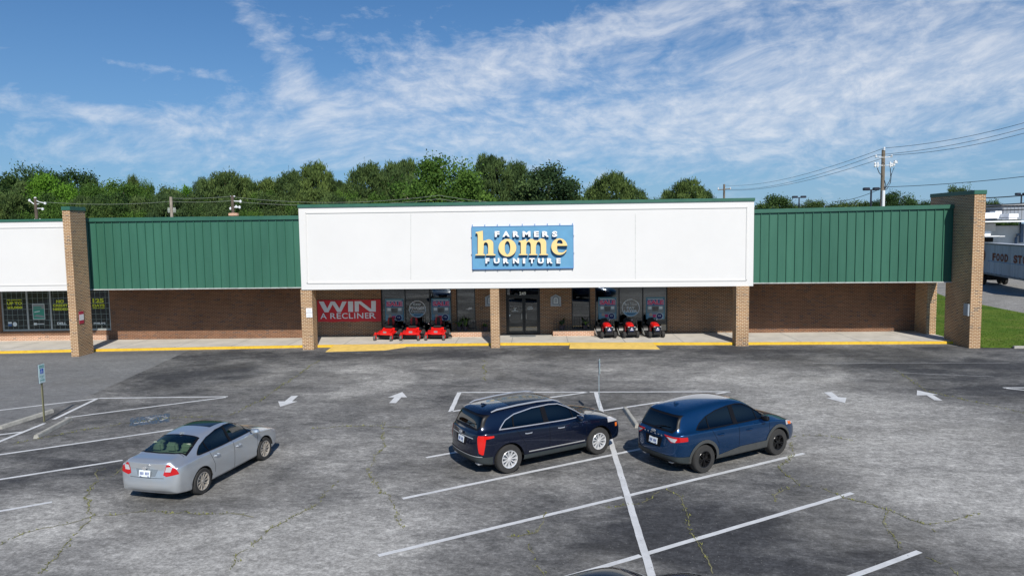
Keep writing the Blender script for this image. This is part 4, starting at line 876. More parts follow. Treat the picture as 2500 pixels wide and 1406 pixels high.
t_ = thing('utility_box', 'small white box on the outside of the short corner pillar', 'box', (22.1, 40.3, .7)); MB().box(22.052, 22.17, 40.15, 40.35, .75, 1.15).build('box', 'paper_white', t_, bevel=.01); MB().box(22.09, 22.13, 40.23, 40.27, .1, .75).build('conduit', 'steel_silver', t_)
# ================================================================== cars
def subsurf(bm, lv):
    me = bpy.data.meshes.new('tmp'); bm.to_mesh(me); bm.free(); o = bpy.data.objects.new('tmp', me); COL.objects.link(o)
    md = o.modifiers.new('s', 'SUBSURF'); md.levels = lv; md.render_levels = lv; bpy.context.view_layer.update()
    m2 = bpy.data.meshes.new_from_object(o.evaluated_get(bpy.context.evaluated_depsgraph_get())); bpy.data.objects.remove(o)
    b = bmesh.new(); b.from_mesh(m2); b.faces.layers.int.new('keep'); return b
def clip(bm, conds, faces=None):
    """cut bm along convex prisms and return the faces inside all of them.
    cond: (axes, polygon, grow) with axes like 'xz', or ('pl', point, normal) keeping the side the normal points away from"""
    fs = set(faces if faces is not None else bm.faces)
    for cnd in conds:
        planes = []
        if cnd[0] == 'pl': planes.append((Vector(cnd[1]), Vector(cnd[2]).normalized()))
        else:
            axs, poly, grow = cnd; i, j = 'xyz'.index(axs[0]), 'xyz'.index(axs[1]); c = [sum(q[k] for q in poly)/len(poly) for k in (0, 1)]
            for a, b in zip(poly, poly[1:]+poly[:1]):
                d = (b[0]-a[0], b[1]-a[1]); n = Vector((0, 0, 0)); n[i], n[j] = d[1], -d[0]
                if n.length < 1e-9: continue
                n.normalize(); p = Vector((0, 0, 0)); p[i], p[j] = a
                cc = Vector((0, 0, 0)); cc[i], cc[j] = c
                if n.dot(cc-p) > 0: n = -n
                planes.append((p+n*grow, n))
        for p, n in planes:
            cross = []; rest = set()
            for f in fs:
                ds = [n.dot(v.co-p) for v in f.verts]
                if min(ds) < -1e-6 and max(ds) > 1e-6: cross.append(f)
                elif max(ds) <= 1e-5: rest.add(f)
            if cross:
                geom = cross+list({e for f in cross for e in f.edges})+list({v for f in cross for v in f.verts})
                ret = bmesh.ops.bisect_plane(bm, geom=geom, plane_co=p, plane_no=n, dist=1e-6)
                for f in ret['geom']:
                    if isinstance(f, bmesh.types.BMFace): rest.add(f)
            fs = rest
            fs = {f for f in fs if n.dot(f.calc_center_median()-p) < 1e-6}
    return fs
def extract(src, conds, off=0.004, flt=None, minus=None):
    b = src.copy(); b.faces.ensure_lookup_table()
    fs = [f for f in b.faces if flt is None or flt(f)]
    ins = clip(b, conds, fs)
    for f in b.faces: f[b.faces.layers.int['keep']] = 0
    for f in ins: f[b.faces.layers.int['keep']] = 1
    if minus:
        for cn in minus:
            cand = [f for f in b.faces if f[b.faces.layers.int['keep']] == 1]
            rem = clip(b, cn, cand)
            for f in rem: f[b.faces.layers.int['keep']] = 0
    k = b.faces.layers.int['keep']; b.normal_update()
    for v in b.verts: pass
    nrm_ = {v: v.normal.copy() for v in b.verts}
    bmesh.ops.delete(b, geom=[f for f in b.faces if f[k] == 0], context='FACES')
    for v in b.verts: v.co += nrm_[v]*off
    return b
def cutout(src, conds, flt=None):
    fs = [f for f in src.faces if flt is None or flt(f)]
    ins = clip(src, conds, fs); bmesh.ops.delete(src, geom=list(ins), context='FACES')
def tomesh(b, name, m, parent, smooth=True, angle=50, recalc=False):
    if recalc: bmesh.ops.recalc_face_normals(b, faces=b.faces)
    me = bpy.data.meshes.new(name); b.to_mesh(me); b.free(); return link(name, me, m, parent, smooth, False, angle, uv=False)

def cage(st, tailc, nosec):
    """st: stations rear->front: (x, w, zb, zbelt, zt, wg, wr, drop7, dx[10] or None)"""
    bm = bmesh.new(); R = []
    for s in st:
        x, w, zb, zbt, zt, wg, wr, d7 = s[:8]; dx = s[8] if len(s) > 8 else [0]*10
        H = zbt-zb
        P = [(0, zb), (.80*w, zb), (.955*w, zb+.05), (w*.995, zb+.36*H), (w, zb+.76*H), (.965*w, zbt), (wg, zbt+.035), (wr, max(zt-d7, zbt+.045)), (.72*wr, zt-.012), (0, zt)]
        ring = []
        for sd in (1, -1):
            ring.append([bm.verts.new((x+dx[j], sd*P[j][0], P[j][1])) if sd > 0 or 0 < j < 9 else None for j in range(10)])
        ring[1][0] = ring[0][0]; ring[1][9] = ring[0][9]; R.append(ring)
    for a, b in zip(R, R[1:]):
        for sd in (0, 1):
            for j in range(9):
                v = [a[sd][j], a[sd][j+1], b[sd][j+1], b[sd][j]]; bm.faces.new(v if sd == 1 else v[::-1])
    for ring, cb, s in ((R[0], tailc, 1), (R[-1], nosec, -1)):
        C = {j: bm.verts.new((ring[0][j].co.x+cb, 0, ring[0][j].co.z)) for j in range(1, 8)}
        for sd in (0, 1):
            L = ring[sd]
            v = [L[0], L[1], C[1]]; bm.faces.new(v)
            for j in range(1, 7): bm.faces.new([L[j], L[j+1], C[j+1], C[j]])
            bm.faces.new([L[7], L[8], C[7]]); bm.faces.new([L[8], L[9], C[7]])
    bmesh.ops.recalc_face_normals(bm, faces=bm.faces)
    cl = bm.edges.layers.float.new('crease_edge')
    for a, b in zip(R, R[1:]):
        for sd in (0, 1):
            for j, cv in ((5, .55), (4, .25), (2, .5), (7, .25)):
                e = bm.edges.get((a[sd][j], b[sd][j]))
                if e: e[cl] = cv
    for j in (4, 5, 6, 7, 8):
        for sd in (0, 1):
            e = bm.edges.get((R[0][sd][j], R[0][sd][j+1]))
            if e and j >= 5: e[cl] = .45
    return bm
def circ(cx_, cz, r, n=28, a0=0): return [(cx_+r*cos(2*pi*i/n+a0), cz+r*sin(2*pi*i/n+a0)) for i in range(n)]
def arcpoly(pts, n=6):
    """closed smooth outline through points (Catmull-Rom)"""
    out = []; N = len(pts)
    for i in range(N):
        p0, p1, p2, p3 = [pts[(i+k-1) % N] for k in range(4)]
        for s in range(n):
            t_ = s/n; f = lambda a, b, c, d: .5*((2*b)+(-a+c)*t_+(2*a-5*b+4*c-d)*t_*t_+(-a+3*b-3*c+d)*t_**3)
            out.append((f(p0[0], p1[0], p2[0], p3[0]), f(p0[1], p1[1], p2[1], p3[1])))
    return out
def wheel(parent, x, y, r, wd, rim, style, sd):
    """wheel at (x, y) with its outer face on side sd"""
    w_ = bpy.data.objects.new('wheel', None)
    me_ = MB(); rr = r*rim
    me_.lathe([(rr, -wd/2), (r*.93, -wd/2), (r*.985, -wd*.40), (r, -wd*.25), (r, wd*.25), (r*.985, wd*.40), (r*.93, wd/2), (rr, wd/2), (rr*.97, wd*.42), (rr*.95, -wd*.42), (rr, -wd/2)], (0, 0, 0), 'Y', 40)
    o = me_.build('wheel', 'tyre_rubber', parent, smooth=True, world=False, angle=35); o.location = (x, y, r)
    out = sd*wd/2
    m_ = {'chrome': 'alloy', 'warm': 'alloy_warm', 'black': 'black_alloy'}[style]
    b = MB(); b.lathe([(rr*1.01, out*.96), (rr*.97, out*1.03), (rr*.90, out*.98), (rr*.88, out*.5), (rr*.86, -out*.6)], (0, 0, 0), 'Y', 40)
    b.lathe([(0, out*.86), (rr*.14, out*.86), (rr*.19, out*.74), (rr*.20, out*.4)], (0, 0, 0), 'Y', 20)
    n = {'chrome': 11, 'warm': 10, 'black': 10}[style]
    for k in range(n):
        a = 2*pi*k/n+(.0 if style != 'black' else (.16 if k % 2 else -.16))
        ww = rr*{'chrome': .062, 'warm': .062, 'black': .055}[style]; u = Vector((cos(a), 0, sin(a))); v = Vector((-sin(a), 0, cos(a)))
        p0, p1 = u*rr*.12, u*rr*.91; yo, yi = Vector((0, out*.80, 0)), Vector((0, out*.55, 0)); yo1, yi1 = Vector((0, out*.93, 0)), Vector((0, out*.62, 0))
        R_ = [[p0-v*ww*.7+yi, p0+v*ww*.7+yi, p0+v*ww*.6+yo, p0-v*ww*.6+yo], [p1-v*ww*1.25+yi1, p1+v*ww*1.25+yi1, p1+v*ww*1.05+yo1, p1-v*ww*1.05+yo1]]
        b.rings(R_)
    b.build('rim', m_, o, world=False, smooth=True, angle=30)
    b = MB(); b.lathe([(0, out*.28), (rr*.62, out*.28), (rr*.62, out*.18), (0, out*.18)], (0, 0, 0), 'Y', 24)
    b.lathe([(rr*.60, out*.1), (rr*.90, out*.1)], (0, 0, 0), 'Y', 24); b.build('brake_disc', 'plaque_dark' if style != 'black' else 'well_black', o, world=False)
    return o
def seat(parent, x, y, m, z=.28, rear=False, w_=.5, hz=1.14):
    b = MB()
    b.box(x-.28, x+.26, y-w_/2, y+w_/2, z, z+.26); b.box(x-.38, x-.20, y-w_/2*.95, y+w_/2*.95, z+.2, hz-.26, rot=Matrix.Rotation(rad(-12), 3, 'Y'))
    b.box(x-.50, x-.36, y-.15, y+.15, hz-.21, hz+.02, rot=Matrix.Rotation(rad(-8), 3, 'Y'))
    b.build('seat', m, parent, world=False, bevel=.05, smooth=True)
def plate(parent, x, y, z, tilt, w_=.31, h_=.16):
    b = MB(); b.box(-.006, .006, -w_/2, w_/2, -h_/2, h_/2); o = b.build('licence_plate', 'plate_white', parent, world=False, bevel=.004); o.location = (x, y, z); o.rotation_euler = (0, tilt, 0)
    b = MB()
    for k in range(7):
        if k == 3: continue
        b.box(-.010, -.0075, -.115+k*.036, -.115+k*.036+.022, -.03, .035)
    b.box(-.010, -.0075, -.13, -.08, -.07, -.055); b.box(-.010, -.0075, .08, .13, -.07, -.055); b.build('plate_characters', 'plate_text', o, world=False)

def build_car(P):
    c = thing(P['name'], P['label'], 'car', P['loc'], P['rz'], P.get('group'))
    bm = cage(P['st'], P['tail'], P['nose']); bm = subsurf(bm, 3); bm.normal_update()
    r, xf, xr_ = P['r'], P['xf'], P['xr']; hw = max(s[1] for s in P['st'])
    side = lambda f: abs(f.calc_center_median().y) > hw*.55 and abs(f.normal.y) > .35
    rightf = lambda f: side(f) and f.calc_center_median().y < 0
    leftf = lambda f: side(f) and f.calc_center_median().y > 0
    sideall = lambda f: abs(f.calc_center_median().y) > hw*.5
    base = bm.copy()
    # details lying on the surface, cut out of the same skin
    top = P.get('top', lambda f: f.normal.z > .15)
    def det(name, conds, m, off=.004, flt=None, minus=None, parent=c, label=None):
        b = extract(base, conds, off, flt, minus)
        if not len(b.faces): b.free(); print('EMPTY', P['name'], name); return None
        o = tomesh(b, name, m, parent);
        if label: o['label'] = label
        return o
    dlo = P['dlo']
    for sf in (rightf, leftf):
        g = det('side_window', [('xz', dlo, 0)], P['gl_side'], -.004, sf)
        for q in P['pillars']: det('window_pillar', [('xz', q, 0), ('xz', dlo, .001)], 'gap_black', .002, sf, parent=g)
        det('window_trim', [('xz', dlo, P['trimw'])], P['trim'], .007, sf, minus=[[('xz', dlo, 0)]], parent=g)
        if P.get('fq'): det('quarter_window', [('xz', P['fq'], 0)], P['gl_side'], .003, sf, parent=g)
        for q in P['gaps']: det('door_seam', [('xz', q, 0)], 'gap_black', .0015, sf)
        arch_outer = P.get('arch')
        for xx in (xf, xr_):
            if arch_outer: det('arch_cladding', [('xz', circ(xx, r+.01, P['ra']+arch_outer), 0), ('pl', (0, 0, P.get('archz', .2)), (0, 0, -1))], P['clad'], .012, sf, minus=[[('xz', circ(xx, r, P['ra']), 0)]])
        for q, m_, nm in P.get('side_clad', []): det(nm, [('xz', q, 0)], m_, .010 if nm != 'chrome_strip' else .016, sf, minus=[[('xz', circ(xf, r, P['ra']), 0)], [('xz', circ(xr_, r, P['ra']), 0)]])
    for q in (P['dlo'],):
        for sf in (rightf, leftf): cutout(bm, [('xz', q, 0)], sf)
    for xx in (xf, xr_):
        for sf in (rightf, leftf): cutout(bm, [('xz', circ(xx, r, P['ra']), 0)], sf)
    # open wheel wells through the underside too
    for xx in (xf, xr_): cutout(bm, [('xz', circ(xx, r, P['ra']), 0)], lambda f: abs(f.calc_center_median().y) > hw*.55)
    wsf = lambda f: f.normal.z > .12 and f.calc_center_median().x > P['ws_min']
    det('windscreen', [('xy', P['ws'], 0)], P['gl_front'], -.004, wsf); cutout(bm, [('xy', P['ws'], 0)], wsf)
    rgf = P['rg_f']
    g = det('rear_window', [P['rg']], P['gl_rear'], .001, rgf); det('window_edge', [P['rg'][:2]+(.015,)], 'gap_black', .003, rgf, minus=[[P['rg'][:2]+(-.028,)]], parent=g); cutout(bm, [P['rg']], rgf)
    for name, conds, m_, off, flt in P['extra']: det(name, conds, m_, off, flt)
    tomesh(bm, 'body', P['paint'], c)
    # underside, wells, interior
    b = MB(); L0, L1 = P['st'][0][0]+.25, P['st'][-1][0]-.3; b.box(L0, L1, -.55*hw, .55*hw, .17, .36)
    for xx in (xf, xr_):
        for s_ in (-1, 1): b.lathe([(P['ra']+.005, s_*hw*.50), (P['ra']+.005, s_*hw*.985)], (xx, 0, r), 'Y', 28, rad(4), rad(176)); b.box(xx-P['ra'], xx+P['ra'], s_*hw*.5-.01, s_*hw*.5+.01, .2, r+P['ra'])
    b.build('underbody', 'well_black', c, world=False)
    zb_ = P['st'][len(P['st'])//2][3]
    b = MB(); b.box(P['cab'][0], P['cab'][1], -hw*.80, hw*.80, .36, .40); b.box(P['cab'][1]-.28, P['cab'][1]+.05, -hw*.80, hw*.80, .6, zb_-.03); b.build('dashboard', P.get('dashm', 'interior_dark'), c, world=False)
    if P.get('shelf'): x0, x1, z = P['shelf']; b = MB(); b.box(x0, x1, -hw*.72, hw*.72, z-.03, z); b.build('parcel_shelf', P['seatm'], c, world=False)
    for x, y, w_ in P['seats']: seat(c, x, y, P['seatm'], hz=P['seatz'], w_=w_)
    for xx in (xf, xr_):
        for s_ in (-1, 1): wheel(c, xx, s_*(P['track']), r, P['tw'], P['rim'], P['wstyle'], s_)
    # mirrors, handles, aerial
    for s_ in (-1, 1):
        mx, mz = P['mirror']; b = MB(); b.lathe([(0, -.06), (.07, -.05), (.105, 0), (.09, .06), (0, .075)], (0, 0, 0), 'Z', 16)
        o = b.build('door_mirror', P['mirm'], c, smooth=True, world=False); o.location = (mx, s_*(hw+.075), mz); o.scale = (.85, 1.25, 1)
        b = MB(); b.tube([(.02, -s_*.12, -.03), (0, 0, -.02)], .03); b.build('mirror_arm', 'gap_black', o, world=False)
        for hx, hz_ in P['handles']:
            b = MB(); yy = s_*(hw+.012); b.tube([(hx-.10, yy-s_*.02, hz_), (hx-.07, yy+s_*.02, hz_), (hx+.07, yy+s_*.02, hz_), (hx+.10, yy-s_*.02, hz_)], .015); b.build('door_handle', P['handm'], c, smooth=True, world=False)
    x, z = P['fin']; b = MB(); b.rings([[(x-.09, -.022, z), (x+.09, -.018, z), (x+.09, .018, z), (x-.09, .022, z)], [(x-.09, -.008, z+.06), (x-.02, -.006, z+.045), (x-.02, .006, z+.045), (x-.09, .008, z+.06)]]); b.build('roof_fin', P['paint'], c, world=False)
    plate(c, *P['plate'])
    return c
REAR = lambda f: f.normal.x < -.15

# ---- silver sedan
civ_st = [(-2.19, .66, .30, .85, 1.03, .62, .52, .03, [.10, .09, .0, -.02, .02, .05, .05, .03, .02, .02]),
          (-2.10, .785, .24, .90, 1.075, .68, .58, .02), (-2.02, .82, .23, .91, 1.09, .68, .58, .02), (-1.84, .860, .20, .935, 1.095, .70, .585, .02), (-1.70, .866, .19, .945, 1.125, .70, .57, .03), (-1.30, .872, .18, .945, 1.265, .695, .565, .055), (-.98, .875, .18, .945, 1.36, .70, .565, .06), (-.55, .875, .175, .94, 1.415, .705, .575, .065), (-.10, .875, .175, .93, 1.435, .71, .59, .07),
          (.32, .875, .175, .92, 1.405, .71, .58, .08), (.68, .872, .175, .91, 1.25, .72, .60, .09), (1.00, .868, .175, .90, 1.075, .725, .60, .06), (1.16, .862, .18, .885, .985, .73, .60, .03), (1.55, .852, .19, .83, .925, .70, .55, .025), (1.90, .82, .20, .76, .845, .64, .50, .025), (2.12, .74, .23, .66, .745, .55, .42, .02, [0, 0, .02, .03, .02, 0, -.02, -.03, 0, .02]), (2.20, .62, .28, .58, .66, .46, .36, .02, [-.06, -.04, .0, .02, 0, -.02, -.04, -.04, -.02, 0])]
ang = atan2(19.16-16.52, -7.55+8.11)
def place(rear, front, hwid, track):
    """centre of the car from the ground contacts of its two right wheels"""
    a, b = Vector(rear), Vector(front); d = (b-a).normalized(); n = Vector((-d.y, d.x)); m_ = (a+b)/2+n*track
    return (m_.x, m_.y, 0), atan2(d.y, d.x)
loc, rz = place((-8.11, 16.52), (-7.55, 19.16), .875, .77)
build_car(dict(name='sedan', label='silver sedan with a sunroof and beige seats, standing alone in the left aisle', loc=loc, rz=rz, group='cars in the parking lot',
    st=civ_st, tail=-.07, nose=.10, r=.325, ra=.375, xf=1.335, xr=-1.335, track=.765, tw=.21, rim=.70, wstyle='warm', paint='paint_silver', clad='cladding',
    dlo=[(-1.33, .985), (-1.12, 1.13), (-.80, 1.255), (-.40, 1.335), (.0, 1.355), (.30, 1.33), (.60, 1.225), (.88, 1.09), (1.05, .985), (1.03, .955), (.4, .955), (-.5, .968), (-1.25, .968)],
    pillars=[[(-.08, .9), (-.16, 1.5), (-.09, 1.5), (.02, .9)], [(-.93, .9), (-.99, 1.4), (-.965, 1.4), (-.90, .9)], [(.80, .9), (.63, 1.3), (.65, 1.3), (.83, .9)]],
    gl_side='mid_glass', gl_front='mid_glass', gl_rear='car_glass', trim='gap_black', trimw=.014,
    gaps=[[(-.06, .26), (-.06, .96), (-.05, .96), (-.05, .26)], [(.98, .26), (1.0, .93), (1.01, .93), (.99, .26)], [(-.86, .60), (-1.02, .96), (-1.01, .96), (-.85, .60)], [(-.86, .40), (-.86, .60), (-.85, .60), (-.85, .40)], [(-.86, .245), (1.0, .245), (1.0, .252), (-.86, .252)]],
    ws_min=.2, ws=[(1.12, 0), (1.08, .45), (.98, .63), (.42, .53), (.36, .3), (.34, 0), (.36, -.3), (.42, -.53), (.98, -.63), (1.08, -.45)],
    rg=('xy', [(-.98, .52), (-.96, 0), (-.98, -.52), (-1.62, -.635), (-1.72, -.4), (-1.75, 0), (-1.72, .4), (-1.62, .635)], 0), rg_f=lambda f: f.normal.z > .2 and f.calc_center_median().x < -.8,
    extra=[('sunroof', [('xy', [(.22, .40), (.22, -.40), (-.38, -.40), (-.38, .40)], 0)], 'gloss_black', .004, lambda f: f.normal.z > .5),
           ('tail_light', [('yz', [(-1, 1.0), (-.62, 1.0), (-.52, .98), (-.44, .74), (-.52, .70), (-1, .80)], 0), ('pl', (-1.88, 0, 0), (1, 0, .25))], 'lamp_red', .005, lambda f: f.calc_center_median().x < -1.5),
           ('tail_light', [('yz', [(1, 1.0), (.62, 1.0), (.52, .98), (.44, .74), (.52, .70), (1, .80)], 0), ('pl', (-1.88, 0, 0), (1, 0, .25))], 'lamp_red', .005, lambda f: f.calc_center_median().x < -1.5),
           ('reversing_light', [('yz', [(-.66, .93), (-.52, .93), (-.48, .81), (-.62, .81)], 0)], 'lamp_clear', .010, lambda f: f.calc_center_median().x < -1.5),
           ('reversing_light', [('yz', [(.66, .93), (.52, .93), (.48, .81), (.62, .81)], 0)], 'lamp_clear', .010, lambda f: f.calc_center_median().x < -1.5),
           ('plate_recess', [('yz', [(-.30, .86), (.30, .86), (.24, .70), (-.24, .70)], 0)], 'plaque_dark', .003, lambda f: f.calc_center_median().x < -1.9 and f.normal.x < -.5),
           ('boot_seam', [('yz', [(-.46, .665), (.46, .665), (.46, .657), (-.46, .657)], 0)], 'gap_black', .003, REAR),
           ('boot_seam', [('xy', [(-1.70, .64), (-1.69, .64), (-1.69, -.64), (-1.70, -.64)], 0)], 'gap_black', .003, lambda f: f.normal.z > .7 and f.calc_center_median().z > .9),
           ('wiper_cowl', [('xy', [(1.20, .62), (1.23, 0), (1.20, -.62), (1.09, -.60), (1.13, 0), (1.09, .60)], 0)], 'gap_black', .004, lambda f: f.normal.z > .4),
           ('headlight', [('yz', [(.45, .60), (.45, .72), (.80, .82), (.80, .66)], 0), ('pl', (1.6, 0, 0), (-1, 0, 0))], 'lamp_clear', .005, lambda f: f.calc_center_median().x > 1.5),
           ('headlight', [('yz', [(-.45, .60), (-.45, .72), (-.80, .82), (-.80, .66)], 0), ('pl', (1.6, 0, 0), (-1, 0, 0))], 'lamp_clear', .005, lambda f: f.calc_center_median().x > 1.5),
           ('grille', [('yz', [(-.36, .40), (.36, .40), (.42, .62), (-.42, .62)], 0)], 'gloss_black', .005, lambda f: f.calc_center_median().x > 1.8)],
    cab=(-1.2, .95), shelf=(-1.72, -1.0, 1.0), seats=[(-.85, .42, .48), (-.85, 0, .3), (-.85, -.42, .48), (.30, .38, .48), (.30, -.38, .48)], seatm='seat_beige', seatz=1.22, dashm='seat_beige',
    mirror=(.76, .99), mirm='paint_silver', handles=[(-.78, .82), (.12, .80)], handm='paint_silver', fin=(-.9, 1.36), plate=(-2.262, 0, .775, rad(8))))

bpy.data.objects['sedan'].scale = (.975, .985, .965)

# ---- dark navy SUV with chrome
nav_st = [(-2.27, .66, .36, 1.06, 1.20, .66, .56, .04, [.06, .04, -.04, -.06, -.02, .02, .06, .08, .10, .10]),
          (-2.19, .80, .32, 1.09, 1.36, .70, .60, .05, [0, 0, 0, 0, 0, 0, .02, .06, .06, .06]), (-2.02, .895, .27, 1.11, 1.585, .72, .625, .07, [0, 0, 0, 0, 0, 0, .03, .0, .0, .0]), (-1.72, .932, .25, 1.11, 1.635, .75, .635, .07), (-1.2, .945, .25, 1.10, 1.665, .76, .645, .07), (-.55, .95, .25, 1.08, 1.678, .77, .65, .07), (.0, .95, .25, 1.06, 1.665, .775, .65, .08),
          (.36, .95, .25, 1.05, 1.61, .78, .65, .09), (.70, .948, .25, 1.045, 1.42, .79, .67, .09), (1.0, .945, .25, 1.04, 1.225, .80, .68, .06), (1.14, .94, .26, 1.03, 1.14, .80, .66, .03), (1.55, .93, .27, .99, 1.085, .78, .62, .03), (1.95, .90, .28, .93, 1.02, .72, .56, .03), (2.20, .82, .31, .84, .93, .64, .48, .03, [0, 0, .02, .03, .03, 0, -.02, -.03, 0, .02]), (2.28, .70, .36, .70, .80, .55, .40, .02, [-.06, -.02, .0, .02, 0, -.02, -.03, -.03, -.02, 0])]
loc, rz = place((-0.72, 18.0), (1.63, 19.49), .95, .82)
xf = 1.4285
build_car(dict(name='suv', label='dark navy SUV with chrome window trim, roof rails and bright multi-spoke wheels', loc=loc, rz=rz, group='cars in the parking lot',
    st=nav_st, tail=-.07, nose=.10, r=.375, ra=.435, xf=xf, xr=-xf, track=.815, tw=.235, rim=.62, wstyle='chrome', paint='paint_navy', clad='dark_cladding', arch=.0, 
    dlo=[(-1.62, 1.155), (-1.42, 1.335), (-1.15, 1.445), (-.6, 1.525), (-.05, 1.54), (.25, 1.51), (.50, 1.41), (.80, 1.25), (.98, 1.125), (.3, 1.115), (-.6, 1.135)],
    pillars=[[(-.28, 1.0), (-.36, 1.7), (-.22, 1.7), (-.12, 1.0)], [(-1.26, 1.0), (-1.18, 1.7), (-1.15, 1.7), (-1.21, 1.0)], [(.66, 1.0), (.58, 1.5), (.60, 1.5), (.69, 1.0)]],
    gl_side='dark_glass', gl_front='mid_glass', gl_rear='dark_glass', trim='chrome', trimw=.022,
    gaps=[[(-.22, .46), (-.20, 1.12), (-.19, 1.12), (-.21, .46)], [(.98, .46), (1.0, 1.06), (1.01, 1.06), (.99, .46)], [(-.95, .70), (-1.22, 1.12), (-1.21, 1.12), (-.94, .70)], [(-.95, .46), (-.95, .70), (-.94, .70), (-.94, .46)]],
    side_clad=[([(-1.0, .20), (1.0, .20), (1.0, .42), (-1.0, .42)], 'dark_cladding', 'sill_cladding'), ([(-.86, .475), (.93, .475), (.93, .505), (-.86, .505)], 'chrome', 'chrome_strip')],
    ws_min=.2, ws=[(1.10, 0), (1.06, .50), (.98, .70), (.44, .60), (.38, .3), (.36, 0), (.38, -.3), (.44, -.60), (.98, -.70), (1.06, -.50)],
    rg=('yz', [(-.60, 1.17), (.60, 1.17), (.67, 1.25), (.61, 1.50), (-.61, 1.50), (-.67, 1.25)], 0), rg_f=lambda f: f.normal.x < -.1 and f.calc_center_median().x < -1.8,
    extra=[('sunroof', [('xy', [(.25, .50), (.25, -.50), (-1.15, -.52), (-1.15, .52)], 0)], 'gloss_black', .004, lambda f: f.normal.z > .5),
           ('spoiler', [('xy', [(-1.86, .70), (-1.86, -.70), (-2.5, -.70), (-2.5, .70)], 0), ('pl', (0, 0, 1.52), (0, 0, -1))], 'paint_navy', .018, None),
           ('tail_light', [('yz', [(-1, 1.06), (-.72, 1.06), (-.70, 1.0), (-.75, .62), (-.80, .58), (-1, .60)], 0), ('pl', (-2.08, 0, .9), (1, 0, -.15))], 'lamp_red_bright', .012, lambda f: f.calc_center_median().x < -1.5),
           ('tail_light', [('xz', [(-2.4, 1.06), (-1.86, 1.045), (-1.86, 1.0), (-2.4, .93)], 0), ('yz', [(-1, 1.2), (-.74, 1.2), (-.74, .5), (-1, .5)], 0)], 'lamp_red_bright', .013, lambda f: f.calc_center_median().x < -1.5),
           ('tail_light', [('yz', [(1, 1.06), (.72, 1.06), (.70, 1.0), (.75, .62), (.80, .58), (1, .60)], 0), ('pl', (-2.08, 0, .9), (1, 0, -.15))], 'lamp_red_bright', .012, lambda f: f.calc_center_median().x < -1.5),
           ('chrome_bar', [('yz', [(-.56, .97), (.56, .97), (.56, .945), (-.56, .945)], 0)], 'chrome', .012, lambda f: f.normal.x < -.4),
           ('plate_recess', [('yz', [(-.30, .935), (.30, .935), (.24, .74), (-.24, .74)], 0)], 'gap_black', .004, lambda f: f.calc_center_median().x < -1.9 and f.normal.x < -.5),
           ('tailgate_seam', [('yz', [(-.62, .56), (.62, .56), (.62, .55), (-.62, .55)], 0)], 'gap_black', .003, REAR),
           ('bumper', [('yz', [(-1.2, .20), (1.2, .20), (1.2, .52), (-1.2, .52)], 0), ('pl', (-1.90, 0, 0), (1, 0, 0))], 'dark_cladding', .012, None),
           ('bumper_strip', [('yz', [(-.80, .52), (.80, .52), (.80, .54), (-.80, .54)], 0), ('pl', (-1.95, 0, 0), (1, 0, 0))], 'chrome', .016, lambda f: f.normal.x < -.2),
           ('wiper_cowl', [('xy', [(1.18, .68), (1.20, 0), (1.18, -.68), (1.06, -.66), (1.11, 0), (1.06, .66)], 0)], 'gap_black', .004, lambda f: f.normal.z > .4),
           ('headlight', [('yz', [(.60, .78), (.60, .93), (.92, .98), (.92, .86)], 0), ('pl', (1.75, 0, 0), (-1, 0, 0))], 'lamp_clear', .006, lambda f: f.calc_center_median().x > 1.6),
           ('headlight', [('yz', [(-.60, .78), (-.60, .93), (-.92, .98), (-.92, .86)], 0), ('pl', (1.75, 0, 0), (-1, 0, 0))], 'lamp_clear', .006, lambda f: f.calc_center_median().x > 1.6),
           ('side_marker', [('xz', [(2.02, .70), (2.10, .70), (2.10, .80), (2.02, .80)], 0)], 'lamp_amber', .008, lambda f: abs(f.normal.y) > .3),
           ('grille', [('yz', [(-.42, .48), (.42, .48), (.46, .82), (-.46, .82)], 0)], 'chrome', .006, lambda f: f.calc_center_median().x > 1.8)],
    cab=(-1.7, .95), seats=[(-.80, .42, .5), (-.80, -.42, .5), (.25, .38, .5), (.25, -.38, .5)], seatm='seat_black', seatz=1.38,
    mirror=(.72, 1.15), mirm='paint_navy', handles=[(-.86, .98), (.16, .965)], handm='chrome', fin=(-1.65, 1.635), plate=(-2.345, 0, .85, rad(8))))
suv1 = bpy.data.objects['suv']
for s_ in (-1, 1):
    b = MB(); b.tube([(-1.78, s_*.60, 1.575), (-1.62, s_*.61, 1.62), (-1.0, s_*.62, 1.662), (-.4, s_*.625, 1.675), (.1, s_*.62, 1.650), (.30, s_*.62, 1.585)], [.014, .024, .024, .024, .022, .012], 8); b.build('roof_rail', 'chrome', suv1, smooth=True, world=False)
    b = MB(); b.box(-2.22, -2.06, s_*.60-.09, s_*.60+.09, .285, .345); b.build('exhaust_tip', 'chrome', suv1, world=False, bevel=.015)

